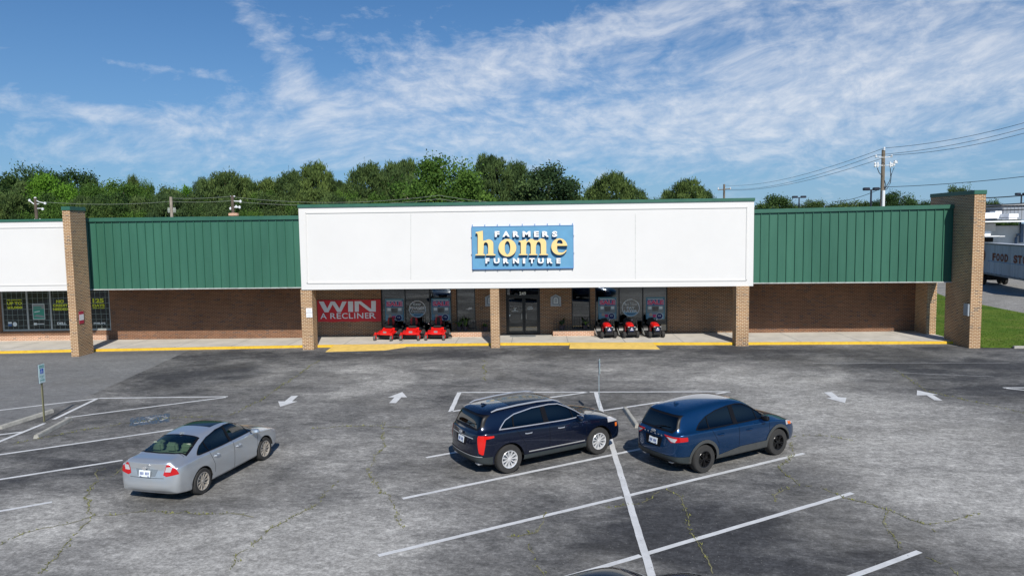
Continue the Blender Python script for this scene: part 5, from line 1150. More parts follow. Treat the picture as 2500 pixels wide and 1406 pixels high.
# ---- bright blue SUV with grey cladding
blu_st = [(-2.18, .64, .36, .98, 1.10, .66, .56, .04, [.06, .04, -.03, -.05, -.02, .0, .02, .04, .06, .06]),
          (-2.11, .79, .32, 1.02, 1.26, .70, .60, .05, [0, 0, 0, 0, 0, 0, .02, .05, .05, .05]), (-1.93, .885, .27, 1.06, 1.53, .72, .61, .07, [0, 0, 0, 0, 0, 0, .03, .0, .0, .0]), (-1.62, .925, .25, 1.075, 1.60, .745, .625, .07), (-1.15, .938, .25, 1.065, 1.65, .755, .635, .07), (-.55, .94, .25, 1.05, 1.685, .765, .64, .07), (.0, .94, .25, 1.03, 1.67, .77, .64, .08),
          (.36, .94, .25, 1.02, 1.60, .775, .64, .09), (.72, .938, .25, 1.01, 1.40, .78, .66, .09), (1.0, .935, .25, 1.00, 1.20, .79, .67, .06), (1.14, .93, .26, .99, 1.11, .79, .65, .03), (1.55, .92, .27, .94, 1.05, .76, .60, .03), (1.90, .88, .28, .87, .96, .70, .54, .03), (2.10, .80, .31, .78, .86, .62, .46, .03, [0, 0, .02, .03, .03, 0, -.02, -.03, 0, .02]), (2.18, .68, .36, .66, .74, .53, .38, .02, [-.06, -.02, .0, .02, 0, -.02, -.03, -.03, -.02, 0])]
loc, rz = place((4.17, 17.95), (6.51, 19.38), .94, .81)
xf = 1.355
build_car(dict(name='suv', label='bright blue SUV with grey wheel arch cladding and black wheels', loc=loc, rz=rz, group='cars in the parking lot',
    st=blu_st, tail=-.07, nose=.10, r=.36, ra=.42, xf=xf, xr=-xf, track=.81, tw=.23, rim=.60, wstyle='black', paint='paint_blue', clad='cladding', arch=.075, archz=.22,
    dlo=[(-1.50, 1.12), (-1.35, 1.24), (-1.10, 1.37), (-.75, 1.47), (-.35, 1.525), (.0, 1.535), (.26, 1.50), (.52, 1.385), (.80, 1.23), (.97, 1.09), (.3, 1.08), (-.6, 1.095), (-1.4, 1.10)],
    pillars=[[(-.22, 1.0), (-.32, 1.7), (-.18, 1.7), (-.06, 1.0)], [(-1.12, 1.0), (-1.10, 1.7), (-1.08, 1.7), (-1.08, 1.0)], [(.66, 1.0), (.58, 1.5), (.60, 1.5), (.69, 1.0)]],
    gl_side='dark_glass', gl_front='mid_glass', gl_rear='dark_glass', trim='gap_black', trimw=.022,
    gaps=[[(-.16, .46), (-.14, 1.09), (-.13, 1.09), (-.15, .46)], [(.98, .46), (1.0, 1.04), (1.01, 1.04), (.99, .46)], [(-.88, .70), (-1.10, 1.09), (-1.09, 1.09), (-.87, .70)], [(-.88, .46), (-.88, .70), (-.87, .70), (-.87, .46)]],
    side_clad=[([(-1.0, .20), (1.0, .20), (.95, .50), (-.70, .50), (-.85, .40), (-1.0, .38)], 'cladding', 'sill_cladding')],
    ws_min=.2, ws=[(1.10, 0), (1.06, .50), (.98, .69), (.44, .59), (.38, .3), (.36, 0), (.38, -.3), (.44, -.59), (.98, -.69), (1.06, -.50)],
    rg=('yz', [(-.58, 1.08), (.58, 1.08), (.66, 1.18), (.58, 1.46), (-.58, 1.46), (-.66, 1.18)], 0), rg_f=lambda f: f.normal.x < -.1 and f.calc_center_median().x < -1.7,
    extra=[('spoiler', [('xy', [(-1.74, .68), (-1.74, -.68), (-2.4, -.68), (-2.4, .68)], 0), ('pl', (0, 0, 1.47), (0, 0, -1))], 'paint_blue', .016, None),
           ('tail_light', [('yz', [(-1, .99), (-.36, 1.0), (-.42, .96), (-.60, .84), (-1, .915)], 0), ('pl', (-1.88, 0, 0), (1, 0, 0))], 'lamp_red', .010, lambda f: f.calc_center_median().x < -1.5),
           ('reversing_light', [('yz', [(-.74, .95), (-.45, .965), (-.60, .87), (-.70, .86)], 0)], 'lamp_clear', .016, lambda f: f.calc_center_median().x < -1.5),
           ('tail_light', [('yz', [(1, .99), (.36, 1.0), (.42, .96), (.60, .84), (1, .915)], 0), ('pl', (-1.88, 0, 0), (1, 0, 0))], 'lamp_red', .010, lambda f: f.calc_center_median().x < -1.5),
           ('reversing_light', [('yz', [(.74, .95), (.45, .965), (.60, .87), (.70, .86)], 0)], 'lamp_clear', .016, lambda f: f.calc_center_median().x < -1.5),
           ('plate_recess', [('yz', [(-.32, .90), (.32, .90), (.26, .66), (-.26, .66)], 0)], 'gap_black', .004, lambda f: f.calc_center_median().x < -1.8 and f.normal.x < -.5),
           ('bumper', [('yz', [(-1.2, .20), (1.2, .20), (1.2, .50), (-1.2, .50)], 0), ('pl', (-1.82, 0, 0), (1, 0, 0))], 'dark_cladding', .012, None),
           ('skid_plate', [('yz', [(-.62, .20), (.62, .20), (.70, .38), (-.70, .38)], 0), ('pl', (-1.9, 0, 0), (1, 0, 0))], 'cladding', .020, lambda f: f.normal.x < -.1),
           ('wiper_cowl', [('xy', [(1.18, .66), (1.20, 0), (1.18, -.66), (1.06, -.64), (1.11, 0), (1.06, .64)], 0)], 'gap_black', .004, lambda f: f.normal.z > .4),
           ('headlight', [('yz', [(.56, .74), (.56, .84), (.9, .92), (.9, .80)], 0), ('pl', (1.68, 0, 0), (-1, 0, 0))], 'lamp_clear', .006, lambda f: f.calc_center_median().x > 1.5),
           ('headlight', [('yz', [(-.56, .74), (-.56, .84), (-.9, .92), (-.9, .80)], 0), ('pl', (1.68, 0, 0), (-1, 0, 0))], 'lamp_clear', .006, lambda f: f.calc_center_median().x > 1.5),
           ('side_marker', [('xz', [(1.78, .80), (1.92, .78), (1.90, .86), (1.74, .88)], 0)], 'lamp_amber', .012, lambda f: abs(f.normal.y) > .3),
           ('grille', [('yz', [(-.44, .46), (.44, .46), (.48, .74), (-.48, .74)], 0)], 'gloss_black', .006, lambda f: f.calc_center_median().x > 1.8)],
    cab=(-1.6, .95), seats=[(-.80, .42, .5), (-.80, -.42, .5), (.25, .38, .5), (.25, -.38, .5)], seatm='seat_black', seatz=1.38,
    mirror=(.72, 1.13), mirm='gap_black', handles=[(-.80, .93), (.22, .905)], handm='paint_blue', fin=(-1.45, 1.615), plate=(-2.255, 0, .78, rad(8))))
suv2 = bpy.data.objects['suv.001']
b = MB(); me, v = text_mesh('E  S  C  A  P  E', -.34, .34, .955, .99, .004, .02); bx = np.stack([np.full(len(v), -2.25)-v[:, 2], -v[:, 0], v[:, 1]], 1); me.vertices.foreach_set('co', bx.ravel()); link('tailgate_lettering', me, 'chrome', suv2, world=False, uv=False)
for s_ in (-1, 1): b = MB(); b.box(-2.14, -2.00, s_*.50-.07, s_*.50+.07, .285, .335); b.build('exhaust_tip', 'chrome', suv2, world=False, bevel=.02)

for c_, xg, zg, L_ in ((suv1, -2.22, 1.235, .34), (suv2, -2.155, 1.14, .34)):      # rear wipers and tailgate badges
    b = MB(); b.tube([(xg-.03, 0, zg), (xg-.005, -.18, zg+.05), (xg+.01, -L_-.06, zg+.075)], .011, 6); b.build('rear_wiper', 'gap_black', c_, world=False)
for c_, xg, zg, w_ in ((suv1, -2.345, 1.035, .07), (suv2, -2.238, 1.035, .08), (bpy.data.objects['sedan'], -2.255, .905, .06)):
    b = MB(); pts = [(xg, w_*cos(q), zg+.035*sin(q)) for q in np.linspace(0, 2*pi, 15)[:-1]]; b.prism(pts, (-.02, 0, 0)); b.build('tailgate_badge', 'chrome', c_, world=False)

# ---- the car whose roof just enters the picture at the bottom edge
loc, rz = (0.55, 9.75, 0), rad(31)
import copy
# (built from the navy SUV's parts in another paint)
src = suv1; c4 = copy_tree(src); c4.location = (1.08, 8.98, 0); c4.rotation_euler = (0, 0, rad(31.5)); c4['label'] = 'near black SUV of which only the roof corner shows at the bottom edge'; c4.name = 'suv'
for ch in bpy.data.objects:
    if ch.parent is c4 and ch.data and any(m_ and m_.name == 'paint_navy' for m_ in ch.data.materials):
        ch.data = ch.data.copy()
        for i, m_ in enumerate(ch.data.materials):
            if m_.name == 'paint_navy': ch.data.materials[i] = M['paint_black']
for ch in [o_ for o_ in bpy.data.objects if o_.parent is c4 and o_.name.startswith('roof_rail')]: bpy.data.objects.remove(ch)

# ================================================================== mowers
GM = 'riding mowers lined up under the canopy'
def zero_turn(x, y, rz, label):
    t_ = thing('zero_turn_mower', label, 'riding mower', (x, y, WK), rz, 'red zero turn mowers in front of the left windows')
    k = dict(world=False)
    b = MB(); b.prism([(.62, -.50, .30), (.72, -.22, .30), (.72, .22, .30), (.62, .50, .30), (.12, .52, .40), (.12, -.52, .40)], (0, 0, .10)); b.build('front_frame', 'mower_red', t_, bevel=.02, **k)
    b = MB(); b.prism([(.58, -.28, .40), (.58, .28, .40), (.15, .34, .55), (.15, -.34, .55)], (0, 0, .05)); b.prism([(.16, -.36, .40), (.16, .36, .40), (-.02, .36, .62), (-.02, -.36, .62)], (.05, 0, .02)); b.build('footplate', 'mower_red', t_, bevel=.015, **k)
    b = MB(); b.box(.585, .60, -.10, .10, .40, .50); b.build('badge', 'mower_steel', t_, **k)
    b = MB(); b.prism([(.45, -.58, .12), (.55, -.35, .12), (.55, .35, .12), (.45, .58, .12), (-.15, .60, .12), (-.3, .35, .12), (-.3, -.35, .12), (-.15, -.60, .12)], (0, 0, .14)); b.build('mower_deck', 'mower_black', t_, bevel=.03, **k)
    for s in (-1, 1):
        cx_ = .82; b = MB(); b.lathe([(.03, -.05), (.12, -.06), (.145, -.03), (.145, .03), (.12, .06), (.03, .05)], (cx_, s*.50, .145), 'Y', 20); w_ = b.build('caster_wheel', 'wheel_grey', t_, smooth=True, **k)
        b = MB(); b.lathe([(0, -.062), (.06, -.062), (.06, .062), (0, .062)], (cx_, s*.50, .145), 'Y', 14); b.build('hub', 'mower_darkred', w_, **k)
        b = MB(); b.tube([(.62, s*.46, .38), (.78, s*.50, .40)], .045, 8); b.tube([(.78, s*.50, .30), (.78, s*.50, .46)], .04, 10)
        for q in (-1, 1): b.tube([(.78, s*.50+q*.07, .33), (cx_, s*.50+q*.075, .14)], .018, 6)
        b.box(.74, .84, s*.50-.085, s*.50+.085, .315, .34); b.build('caster_fork', 'mower_red', t_, smooth=True, angle=30, **k)
        b = MB(); b.lathe([(.10, -.12), (.21, -.13), (.255, -.09), (.265, 0), (.255, .09), (.21, .13), (.10, .12)], (-.38, s*.50, .265), 'Y', 26); w_ = b.build('drive_wheel', 'tyre_rubber', t_, smooth=True, **k)
        b = MB(); b.lathe([(0, .10*s), (.14, .10*s), (.15, .13*s)], (-.38, s*.50, .265), 'Y', 18); b.build('hub', 'mower_steel', w_, **k)
        b = MB(); b.box(-.55, .05, s*.40-.09, s*.40+.09, .50, .62); b.build('fender', 'mower_black', t_, bevel=.04, smooth=True, **k)
        b = MB(); b.tube([(-.12, s*.36, .60), (.10, s*.38, .95), (.12, s*.30, .99), (.12, s*.08, .99)], .014, 8); b.build('steering_lever', 'mower_black', t_, smooth=True, **k)
        b = MB(); b.box(-.30, .0, s*.30-.035, s*.30+.035, .84, .89); b.build('armrest', 'seat_black', t_, bevel=.02, **k)
    b = MB(); b.box(-.30, .14, -.25, .25, .62, .74); b.build('seat', 'seat_black', t_, bevel=.045, smooth=True, **k)
    o_ = [(-.17, .74), (-.23, .90), (-.20, 1.08), (-.10, 1.20), (.10, 1.20), (.20, 1.08), (.23, .90), (.17, .74)]
    b = MB(); b.prism([(-.34, y_, z_) for y_, z_ in o_], (.10, 0, 0)); bk = b.build('backrest', 'seat_red', t_, bevel=.03, smooth=True, **k)
    b = MB(); b.prism([(-.245, y_, z_) for y_, z_ in [(-.09, .74), (-.10, .95), (-.08, 1.17), (.08, 1.17), (.10, .95), (.09, .74)]], (.03, 0, 0)); b.build('centre_pad', 'seat_black', bk, **k)
    b = MB(); b.box(-.78, -.42, -.26, .26, .42, .78); b.tube([(-.6, 0, .78), (-.6, 0, .86)], .15, 16); b.build('engine', 'mower_black', t_, bevel=.04, smooth=True, **k)
    b = MB(); b.tube([(-.50, -.28, .5), (-.50, -.30, 1.12), (-.50, .30, 1.12), (-.50, .28, .5)], .022, 8); b.build('roll_bar', 'mower_black', t_, smooth=True, **k)
    b = MB(); b.prism([(.10, .58, .14), (.34, .58, .14), (.28, .86, .08), (.12, .86, .08)], (0, 0, .10)); b.build('discharge_chute', 'mower_black', t_, bevel=.02, **k)
    b = MB(); b.box(.02, .16, .40, .52, .32, .44); b.build('deck_label', 'mower_steel', t_, bevel=.02, **k)
    return t_
GR = 'red zero turn mowers in front of the left windows'
z1 = zero_turn(-8.32, 40.25, rad(-90-12), 'red zero turn mower nearest the WIN A RECLINER banner')
for x, r_, lab in ((-6.96, -4, 'red zero turn mower under the Easy FINANCE Options circle'), (-5.55, -4, 'red zero turn mower next to the left brick planter')):
    z_ = copy_tree(z1); z_.location.x = x; z_.rotation_euler.z = rad(-90+r_); z_['label'] = lab
z1.rotation_euler.z = rad(-90-14)
def tractor(x, y, rz, label):
    t_ = thing('lawn_tractor', label, 'riding mower', (x, y, WK), rz, 'red lawn tractors in front of the right windows'); k = dict(world=False)
    prof = lambda w_, zb, zt: [(-w_, zb), (-w_, zt-.10), (-w_*.72, zt-.02), (0, zt), (w_*.72, zt-.02), (w_, zt-.10), (w_, zb)]
    b = MB(); b.rings([[(xx, y_, z_) for y_, z_ in prof(w_, zb, zt)] for xx, w_, zb, zt in ((.0, .20, .56, .85), (.25, .205, .56, .82), (.50, .19, .57, .77), (.66, .17, .60, .71), (.70, .15, .62, .67))]); b.build('hood', 'mower_red', t_, smooth=True, angle=50, **k)
    b = MB(); b.prism([(.66, y_, z_) for y_, z_ in [(-.17, .36), (-.235, .50), (-.21, .64), (-.12, .67), (.12, .67), (.21, .64), (.235, .50), (.17, .36)]], (.09, 0, 0)); g = b.build('grille', 'mower_black', t_, bevel=.025, smooth=True, **k)
    b = MB(); b.prism([(.752, y_, z_) for y_, z_ in [(-.09, .40), (-.14, .50), (-.09, .61), (.09, .61), (.14, .50), (.09, .40)]], (.006, 0, 0)); b.build('grille_inset', 'letter_navy', g, **k)
    b = MB(); b.lathe([(0, .766), (.035, .766), (.035, .758)], (0, 0, .565), 'X', 16); b.build('round_badge', 'paper_white', g, **k); b = MB(); b.box(.758, .764, -.085, .085, .465, .497); b.build('name_strip', 'paper_white', g, **k)
    for s in (-1, 1):
        b = MB(); b.box(.70, .765, s*.165-.05, s*.165+.05, .625, .665); b.build('headlight', 'lamp_clear', t_, bevel=.012, **k)
        b = MB(); b.lathe([(.04, -.07), (.16, -.08), (.185, -.05), (.19, 0), (.185, .05), (.16, .08), (.04, .07)], (.52, s*.37, .19), 'Y', 22); w_ = b.build('front_wheel', 'tyre_rubber', t_, smooth=True, **k)
        b = MB(); b.lathe([(0, .05*s), (.085, .05*s), (.095, .078*s)], (.52, s*.37, .19), 'Y', 14); b.build('hub', 'mower_steel', w_, **k)
        b = MB(); b.lathe([(.08, -.10), (.22, -.12), (.26, -.08), (.27, 0), (.26, .08), (.22, .12), (.08, .10)], (-.45, s*.40, .27), 'Y', 24); w_ = b.build('rear_wheel', 'tyre_rubber', t_, smooth=True, **k)
        b = MB(); b.lathe([(0, .08*s), (.12, .08*s), (.13, .11*s)], (-.45, s*.40, .27), 'Y', 14); b.build('hub', 'mower_steel', w_, **k)
        b = MB(); b.rings([[(-.45+(.32+dr)*cos(a), s*.40+dy, .27+(.32+dr)*sin(a)) for dy, dr in ((-.13, 0), (.13, 0), (.13, .03), (-.13, .03))] for a in np.linspace(rad(10), rad(160), 9)]); b.build('fender', 'mower_black', t_, smooth=True, angle=40, **k)
        b = MB(); b.prism([(-.02, s*.24, .30), (.34, s*.24, .36), (.34, s*.24, .60), (-.02, s*.24, .62)], (0, s*.015, 0)); b.build('side_panel', 'mower_darkred', t_, **k)
    b = MB(); b.tube([(.52, -.34, .20), (.52, .34, .20)], .03, 8); b.box(.60, .74, -.22, .22, .22, .34); b.tube([(.5, .12, .22), (.66, .30, .20)], .014, 6); b.build('front_axle', 'mower_black', t_, bevel=.01, **k)
    b = MB(); b.prism([(-.30, -.46, .10), (.18, -.50, .10), (.36, -.30, .10), (.36, .30, .10), (.18, .50, .10), (-.30, .46, .10)], (0, 0, .13)); b.build('mower_deck', 'mower_black', t_, bevel=.03, **k)
    b = MB(); b.prism([(-.15, -.52, .10), (.12, -.52, .12), (.14, -.66, .46), (.0, -.66, .50), (-.12, -.60, .30)], (0, -.03, 0)); b.build('discharge_chute', 'mower_steel', t_, **k)
    b = MB(); b.box(-.55, -.10, -.22, .22, .52, .62); b.build('seat', 'seat_black', t_, bevel=.04, smooth=True, **k)
    b = MB(); b.prism([(-.58, y_, z_) for y_, z_ in [(-.20, .58), (-.21, .86), (-.14, 1.0), (.14, 1.0), (.21, .86), (.20, .58)]], (.09, 0, 0)); b.build('backrest', 'seat_black', t_, bevel=.03, smooth=True, **k)
    b = MB(); rg_ = [(-.02+.02*cos(a), .15*sin(a), .98+.13*cos(a)*.6) for a in np.linspace(0, 2*pi, 21)]; rg_ = [(-.06+.13*cos(a), .16*sin(a), .97-.07*cos(a)) for a in np.linspace(0, 2*pi, 21)]; b.tube(rg_, .014, 6); b.tube([(.06, 0, .80), (-.05, 0, .96)], .022, 8); b.build('steering_wheel', 'mower_black', t_, smooth=True, **k)
    b = MB(); b.box(-.05, .06, -.21, .21, .55, .90); b.build('dash', 'mower_black', t_, bevel=.03, **k)
    b = MB(); b.box(-.03, .0, .16, .20, .90, .97); b.build('tag', 'paper_white', t_, **k)
    return t_
t1 = tractor(3.97, 40.12, rad(-90+8), 'red lawn tractor next to the right brick planter')
for x, r_, lab in ((5.24, 5, 'red lawn tractor under the Buy Now PAY LATER circle'), (6.62, 8, 'red lawn tractor nearest the bare brick wall')):
    z_ = copy_tree(t1); z_.location.x = x; z_.rotation_euler.z = rad(-90+r_); z_['label'] = lab

# ================================================================== accessible parking signs
def parking_sign(g, rz, top, h0, face_label, post_m):
    t_ = thing('parking_sign', face_label, 'sign', (g.x, g.y, 0), rz, 'wheelchair parking signs on posts'); k = dict(world=False)
    q = 1.0 if post_m == 'sign_post' else .55
    b = MB(); b.prism([(x_*q, y_*q, 0) for x_, y_ in ((-.03, -.02), (.03, -.02), (.03, -.012), (.014, -.012), (.014, .02), (-.014, .02), (-.014, -.012), (-.03, -.012))], (0, 0, top-.02)); b.build('post', post_m, t_, **k)
    w_ = .155; b = MB(); b.box(-w_, w_, -.032, -.022, h0, top); pn = b.build('panel', 'sign_face', t_, bevel=.004, **k)
    b = MB(); b.box(-w_-.004, w_+.004, -.0215, -.012, h0-.003, top+.003); b.build('panel_back', 'letter_navy', t_, **k)
    H = top-h0
    b = MB(); b.box(-.075, .075, -.035, -.0325, h0+H*.50, h0+H*.76); b.build('wheelchair_symbol', 'isa_blue', pn, **k)
    b = MB(); b.lathe([(.028, -.0375), (.036, -.0375), (.036, -.036)], (0.0, 0, h0+H*.58), 'Y', 16, rad(150), rad(380)); b.box(-.012, -.004, -.0375, -.036, h0+H*.58, h0+H*.70); b.box(-.01, .03, -.0375, -.036, h0+H*.61, h0+H*.625); b.box(-.016, .0, -.0375, -.036, h0+H*.71, h0+H*.735); b.build('symbol_figure', 'paper_white', pn, **k)
    for tx, z0_, z1_ in (('RESERVED', .88, .94), ('PARKING', .80, .86), ('MAX. PENALTY', .34, .38), ('VAN', .26, .30), ('ACCESSIBLE', .12, .18)):
        me, v = text_mesh(tx, -w_*.75 if len(tx) > 3 else -.05, w_*.75 if len(tx) > 3 else .05, h0+H*z0_, h0+H*z1_, .001, .02); place2d(me, v, (0, -.0335, 0), (1, 0, 0), (0, 0, 1), (0, -1, 0)); link('lettering', me, 'poster_green', pn, world=False, uv=False)
parking_sign(G(108, 1029), rad(90), 1.96, 1.33, 'pale wheelchair parking sign on a brown post beside the left wheel stops', 'sign_post')
parking_sign(Vector((2.06, 23.25, 0)), rad(84), 1.95, 1.50, 'thin wheelchair parking sign seen edge-on behind the hood of the navy SUV', 'pale_post')

# ================================================================== trailer, plain white building, road furniture on the right
TO = Vector((45.0, 73.6, 0)); td = Vector((-.24, -.97, 0)).normalized(); tn = Vector((td.y, -td.x, 0))   # td runs towards the camera; tn points left/front
if tn.x > 0: tn = -tn
tr = thing('semi_trailer', 'long grey white semi trailer with faded rust red lettering on its side', 'trailer', tuple(TO))
def TP(s, o_, z): return TO+td*s-tn*o_+Vector((0, 0, z))
def tbox(name, s0, s1, o0, o1, z0, z1, m, parent=tr, bevel=0):
    b = MB(); b.prism([tuple(TP(s, o_, z0)) for s, o_ in ((s0, o0), (s1, o0), (s1, o1), (s0, o1))], (0, 0, z1-z0)); return b.build(name, m, parent, bevel=bevel)
tbox('body', -3, 15.5, 0, 2.55, 1.28, 4.10, 'trailer_skin'); tbox('top_rail', -3.03, 15.53, -.03, .1, 4.06, 4.2, 'trailer_rail'); tbox('bottom_rail', -3.03, 15.53, -.03, .1, 1.12, 1.30, 'trailer_rail')
for i in range(14): tbox('side_marker', .6+i*1.1, .85+i*1.1, -.06, -.035, 1.26, 1.34, 'trailer_rail')
for i in range(25): tbox('side_rib', .3+i*.62, .33+i*.62, -.012, 0, 1.31, 4.05, 'trailer_skin')
for s_ in (-1.5, -.2):
    for o_ in (.12, 2.0):
        b = MB(); b.lathe([(0, -.16), (.28, -.16), (.30, -.12), (.48, -.15), (.52, -.1), (.52, .1), (.48, .15), (.28, .12), (0, .12)], (0, 0, 0), 'Y', 24)
        ob = b.build('wheel', 'tyre_rubber', tr, smooth=True, angle=35, world=False); q = TP(s_, o_+.16, .52)-TO; ob.location = q; ob.rotation_euler = (0, 0, atan2(td.y, td.x))
        b = MB(); b.lathe([(0, .175), (.24, .175), (.27, .13), (.27, -.17), (.24, -.19), (0, -.19)], (0, 0, 0), 'Y', 18); b.build('hub', 'plaque_dark', ob, world=False)
tbox('undercarriage', -2.4, .8, .4, 2.1, .5, 1.2, 'well_black'); tbox('landing_leg', 11.2, 11.4, .3, .5, .1, 1.2, 'trailer_rail')
basis = (tuple(TP(0, -.02, 0)), tuple(td), (0, 0, 1), tuple(tn))
for ch, (a, c) in zip('FOODSTORE', ((2.9, 3.7), (3.9, 4.7), (4.9, 5.7), (5.9, 6.7), (8.0, 8.85), (8.95, 9.8), (10.0, 10.8), (11.0, 11.8), (12.0, 12.8))):
    text('letter', ch, a, c, 2.55, 3.28, 0, 'rust_letter', tr, bold=.05, basis=basis, depth=.01)
tbox('blue_stripe', 1.6, 15, -.016, -.002, 2.44, 2.50, 'trailer_blue')
b = MB(); cc = TP(.35, -.03, 2.95); pts = [tuple(cc+td*(.62*cos(a))+Vector((0, 0, .62*sin(a)))) for a in np.linspace(0, 2*pi, 28)[:-1]]; b.prism(pts, tuple(-tn*.02)); b.build('round_logo', 'rust_letter', tr)
text('letter', '7', .3, .75, 2.62, 3.3, 0, 'far_white', tr, bold=.05, basis=(tuple(TP(0, -.06, 0)), tuple(td), (0, 0, 1), tuple(tn)), depth=.01, italic=.3)
fb = thing('warehouse', 'white metal warehouse behind the trailer with roof canopy and ducts', 'building', (58, 84, 0))
def wb_(name, px0, px1, pyt, pyb, Y, th, m, parent=fb, z0=None):
    a_, c_ = AT(px0, pyb, Y), AT(px1, pyt, Y); return MB().box(a_.x, c_.x, Y, Y+th, a_.z if z0 is None else z0, c_.z).build(name, m, parent)
wb_('lower_wall', 2395, 2900, 545, 600, 84.5, 20, 'far_white', z0=0)
wb_('roof_edge', 2392, 2900, 536, 540, 79.5, 26, 'bright_white')
wb_('wall_panel', 2385, 2431, 546, 565, 84.3, .1, 'bright_white'); wb_('wall_pilaster', 2491, 2500, 546, 592, 84.2, .2, 'pipe_blue')
wb_('front_parapet', 2385, 2446, 519, 534, 82, 1.0, 'bright_white'); wb_('parapet_step', 2430, 2446, 515, 519.2, 82, 1.0, 'bright_white')
up = wb_('upper_storey', 2447, 2900, 498, 537, 88, 6, 'upper_shade_grey'); wb_('roof_edge', 2445, 2900, 495, 498, 87.7, 7, 'trailer_rail')
for i in range(26): wb_('wall_rib', 2450+i*9, 2450.8+i*9, 499, 536, 87.95, .045, 'trailer_rail', up)
wb_('roof_unit', 2463, 2487, 521.5, 531, 80.5, 2, 'bright_white'); wb_('roof_unit', 2463, 2484, 532, 535.8, 80, 2, 'bright_white'); wb_('roof_unit', 2451, 2462.5, 525, 534, 82, 2, 'trailer_rail')
wb_('canopy', 2385, 2441, 575.5, 578.5, 80.5, 4, 'bright_white'); wb_('canopy_wing', 2441.2, 2454, 576, 578, 81, 3, 'bright_white')
b = MB(); P_ = [AT(x, y, 81) for x, y in ((2390, 575), (2418, 575), (2421, 565), (2390, 564))]; b.prism([tuple(q) for q in P_], (0, 2.5, 0)); b.build('duct', 'bright_white', fb)
wb_('dock_shade_panel', 2385, 2425, 580, 591, 84.35, .1, 'well_black')  # black panel painted as the shaded inside of a dock, wall is solid
q = AT(2480, 590, 84.2); z_ = AT(2480, 581, 84.2).z; b = MB(); b.tube([(q.x, 84.2, q.z-3), (q.x, 84.2, z_), (q.x+.15, 84.2, z_+.35), (q.x+.4, 84.2, z_+.4)], .14, 8); b.build('pipe', 'pipe_blue', fb)

# ================================================================== poles, wires and lamps
def mast(name, label, cat, px, pyt, Y, r0_, r1_, m, group=None):
    t0 = AT(px, pyt, Y); t_ = thing(name, label, cat, (t0.x, t0.y, 0), 0, group); b = MB(); b.tube([(0, 0, 0), (0, 0, t0.z)], [r0_, r1_], 12); b.build('pole', m, t_, smooth=True, world=False, angle=50); return t_, t0
GP = 'utility poles behind the store'
t_, p0 = mast('utility_pole', 'tall wooden utility pole with white insulators rising behind the right green canopy', 'utility pole', 2157, 366, 58, .19, .13, 'pole_wood', GP); k = dict(world=False); D = 58/FPX
def zpx(py): return p0.z-(py-366)*D
b = MB(); b.tube([(.02, -.14, 0), (.02, -.14, zpx(462))], .12, 12); b.build('conduit', 'pole_sleeve', t_, smooth=True, **k)
for z, a, c in ((zpx(383), -.62, .58), (zpx(402), -.68, .85)): b = MB(); b.tube([(a, -.1, z), (0, -.1, z-.05), (c, -.1, z)], .03, 8); b.build('crossarm', 'insulator', t_, **k)
for x, z, h in ((-.62, zpx(383), .22), (.58, zpx(383), .22), (0, zpx(366), .28), (-.68, zpx(403), .40), (-.48, zpx(403), .42), (.50, zpx(403), .42), (.80, zpx(401), .36), (.64, zpx(404), .3)):
    b = MB(); b.lathe([(0, -h/2), (.05, -h/2), (.09, -h/4), (.05, 0), (.09, h/4), (.05, h/2), (0, h/2)], (x, -.12, z+.05), 'Z', 10); b.build('insulator', 'insulator', t_, smooth=True, **k)
b = MB(); b.box(.78, 1.02, -.25, -.05, zpx(399), zpx(392)); b.build('arrester', 'insulator', t_, bevel=.02, **k)
for pts in ([(.50, -.12, zpx(409)), (.55, -.12, zpx(425)), (.48, -.12, zpx(440)), (.2, -.14, zpx(455)), (.05, -.16, zpx(462))], [(.80, -.12, zpx(409)), (.60, -.12, zpx(425)), (.55, -.12, zpx(444)), (.3, -.14, zpx(458)), (.05, -.16, zpx(463))], [(-.5, -.12, zpx(409)), (-.35, -.12, zpx(420)), (-.1, -.14, zpx(429))], [(.06, -.14, zpx(438)), (.18, -.14, zpx(448)), (.1, -.15, zpx(460))]):
    b = MB(); b.tube(pts, .028, 6); b.build('cable', 'isa_blue' if 0 else 'wire', t_, smooth=True, **k)
def wire(a, c, sag, label, r_=.022, m='wire'):
    a, c = Vector(a), Vector(c); pts = [a+(c-a)*s-Vector((0, 0, sag*4*s*(1-s))) for s in np.linspace(0, 1, 17)]; b = MB(); b.tube([q-a for q in pts], r_, 5); o = b.build('power_line', m, None); o.location = a; tag(o, label, 'power line', 'overhead power lines')
for (px1, py1), (px0, py0), x, z, lab in (((2560, 283), (1745, 453), 0, 366, 'topmost power line at the tall pole'), ((2560, 297), (1745, 462), -.62, 382, 'power line on the left crossarm end of the tall pole'), ((2560, 309), (1745, 464), .58, 383, 'power line on the right crossarm end of the tall pole')):
    m_ = Vector((p0.x+x, 57.9, zpx(z)+.12)); wire(m_, AT(px1, py1, 50), .35, lab+', right span', .016); wire(m_, AT(px0+25, py0, 118), .9, lab+', left span', .018)
wire((p0.x, 57.9, zpx(454)), AT(2560, 424, 50), .15, 'low service wire from the tall pole to the right edge'); wire((p0.x, 57.9, zpx(455)), AT(2030, 492, 80), .3, 'low service wire from the tall pole down to the left trees')
for (a, c, lab) in (((2380, 484), (2560, 470), 'thick dark cable above the white warehouse'), ((2380, 500), (2560, 491), 'middle dark cable crossing in front of the white warehouse'), ((2380, 513), (2560, 507), 'lowest dark cable crossing in front of the white warehouse')): wire(AT(*a, 66), AT(*c, 60), .1, lab, .045)
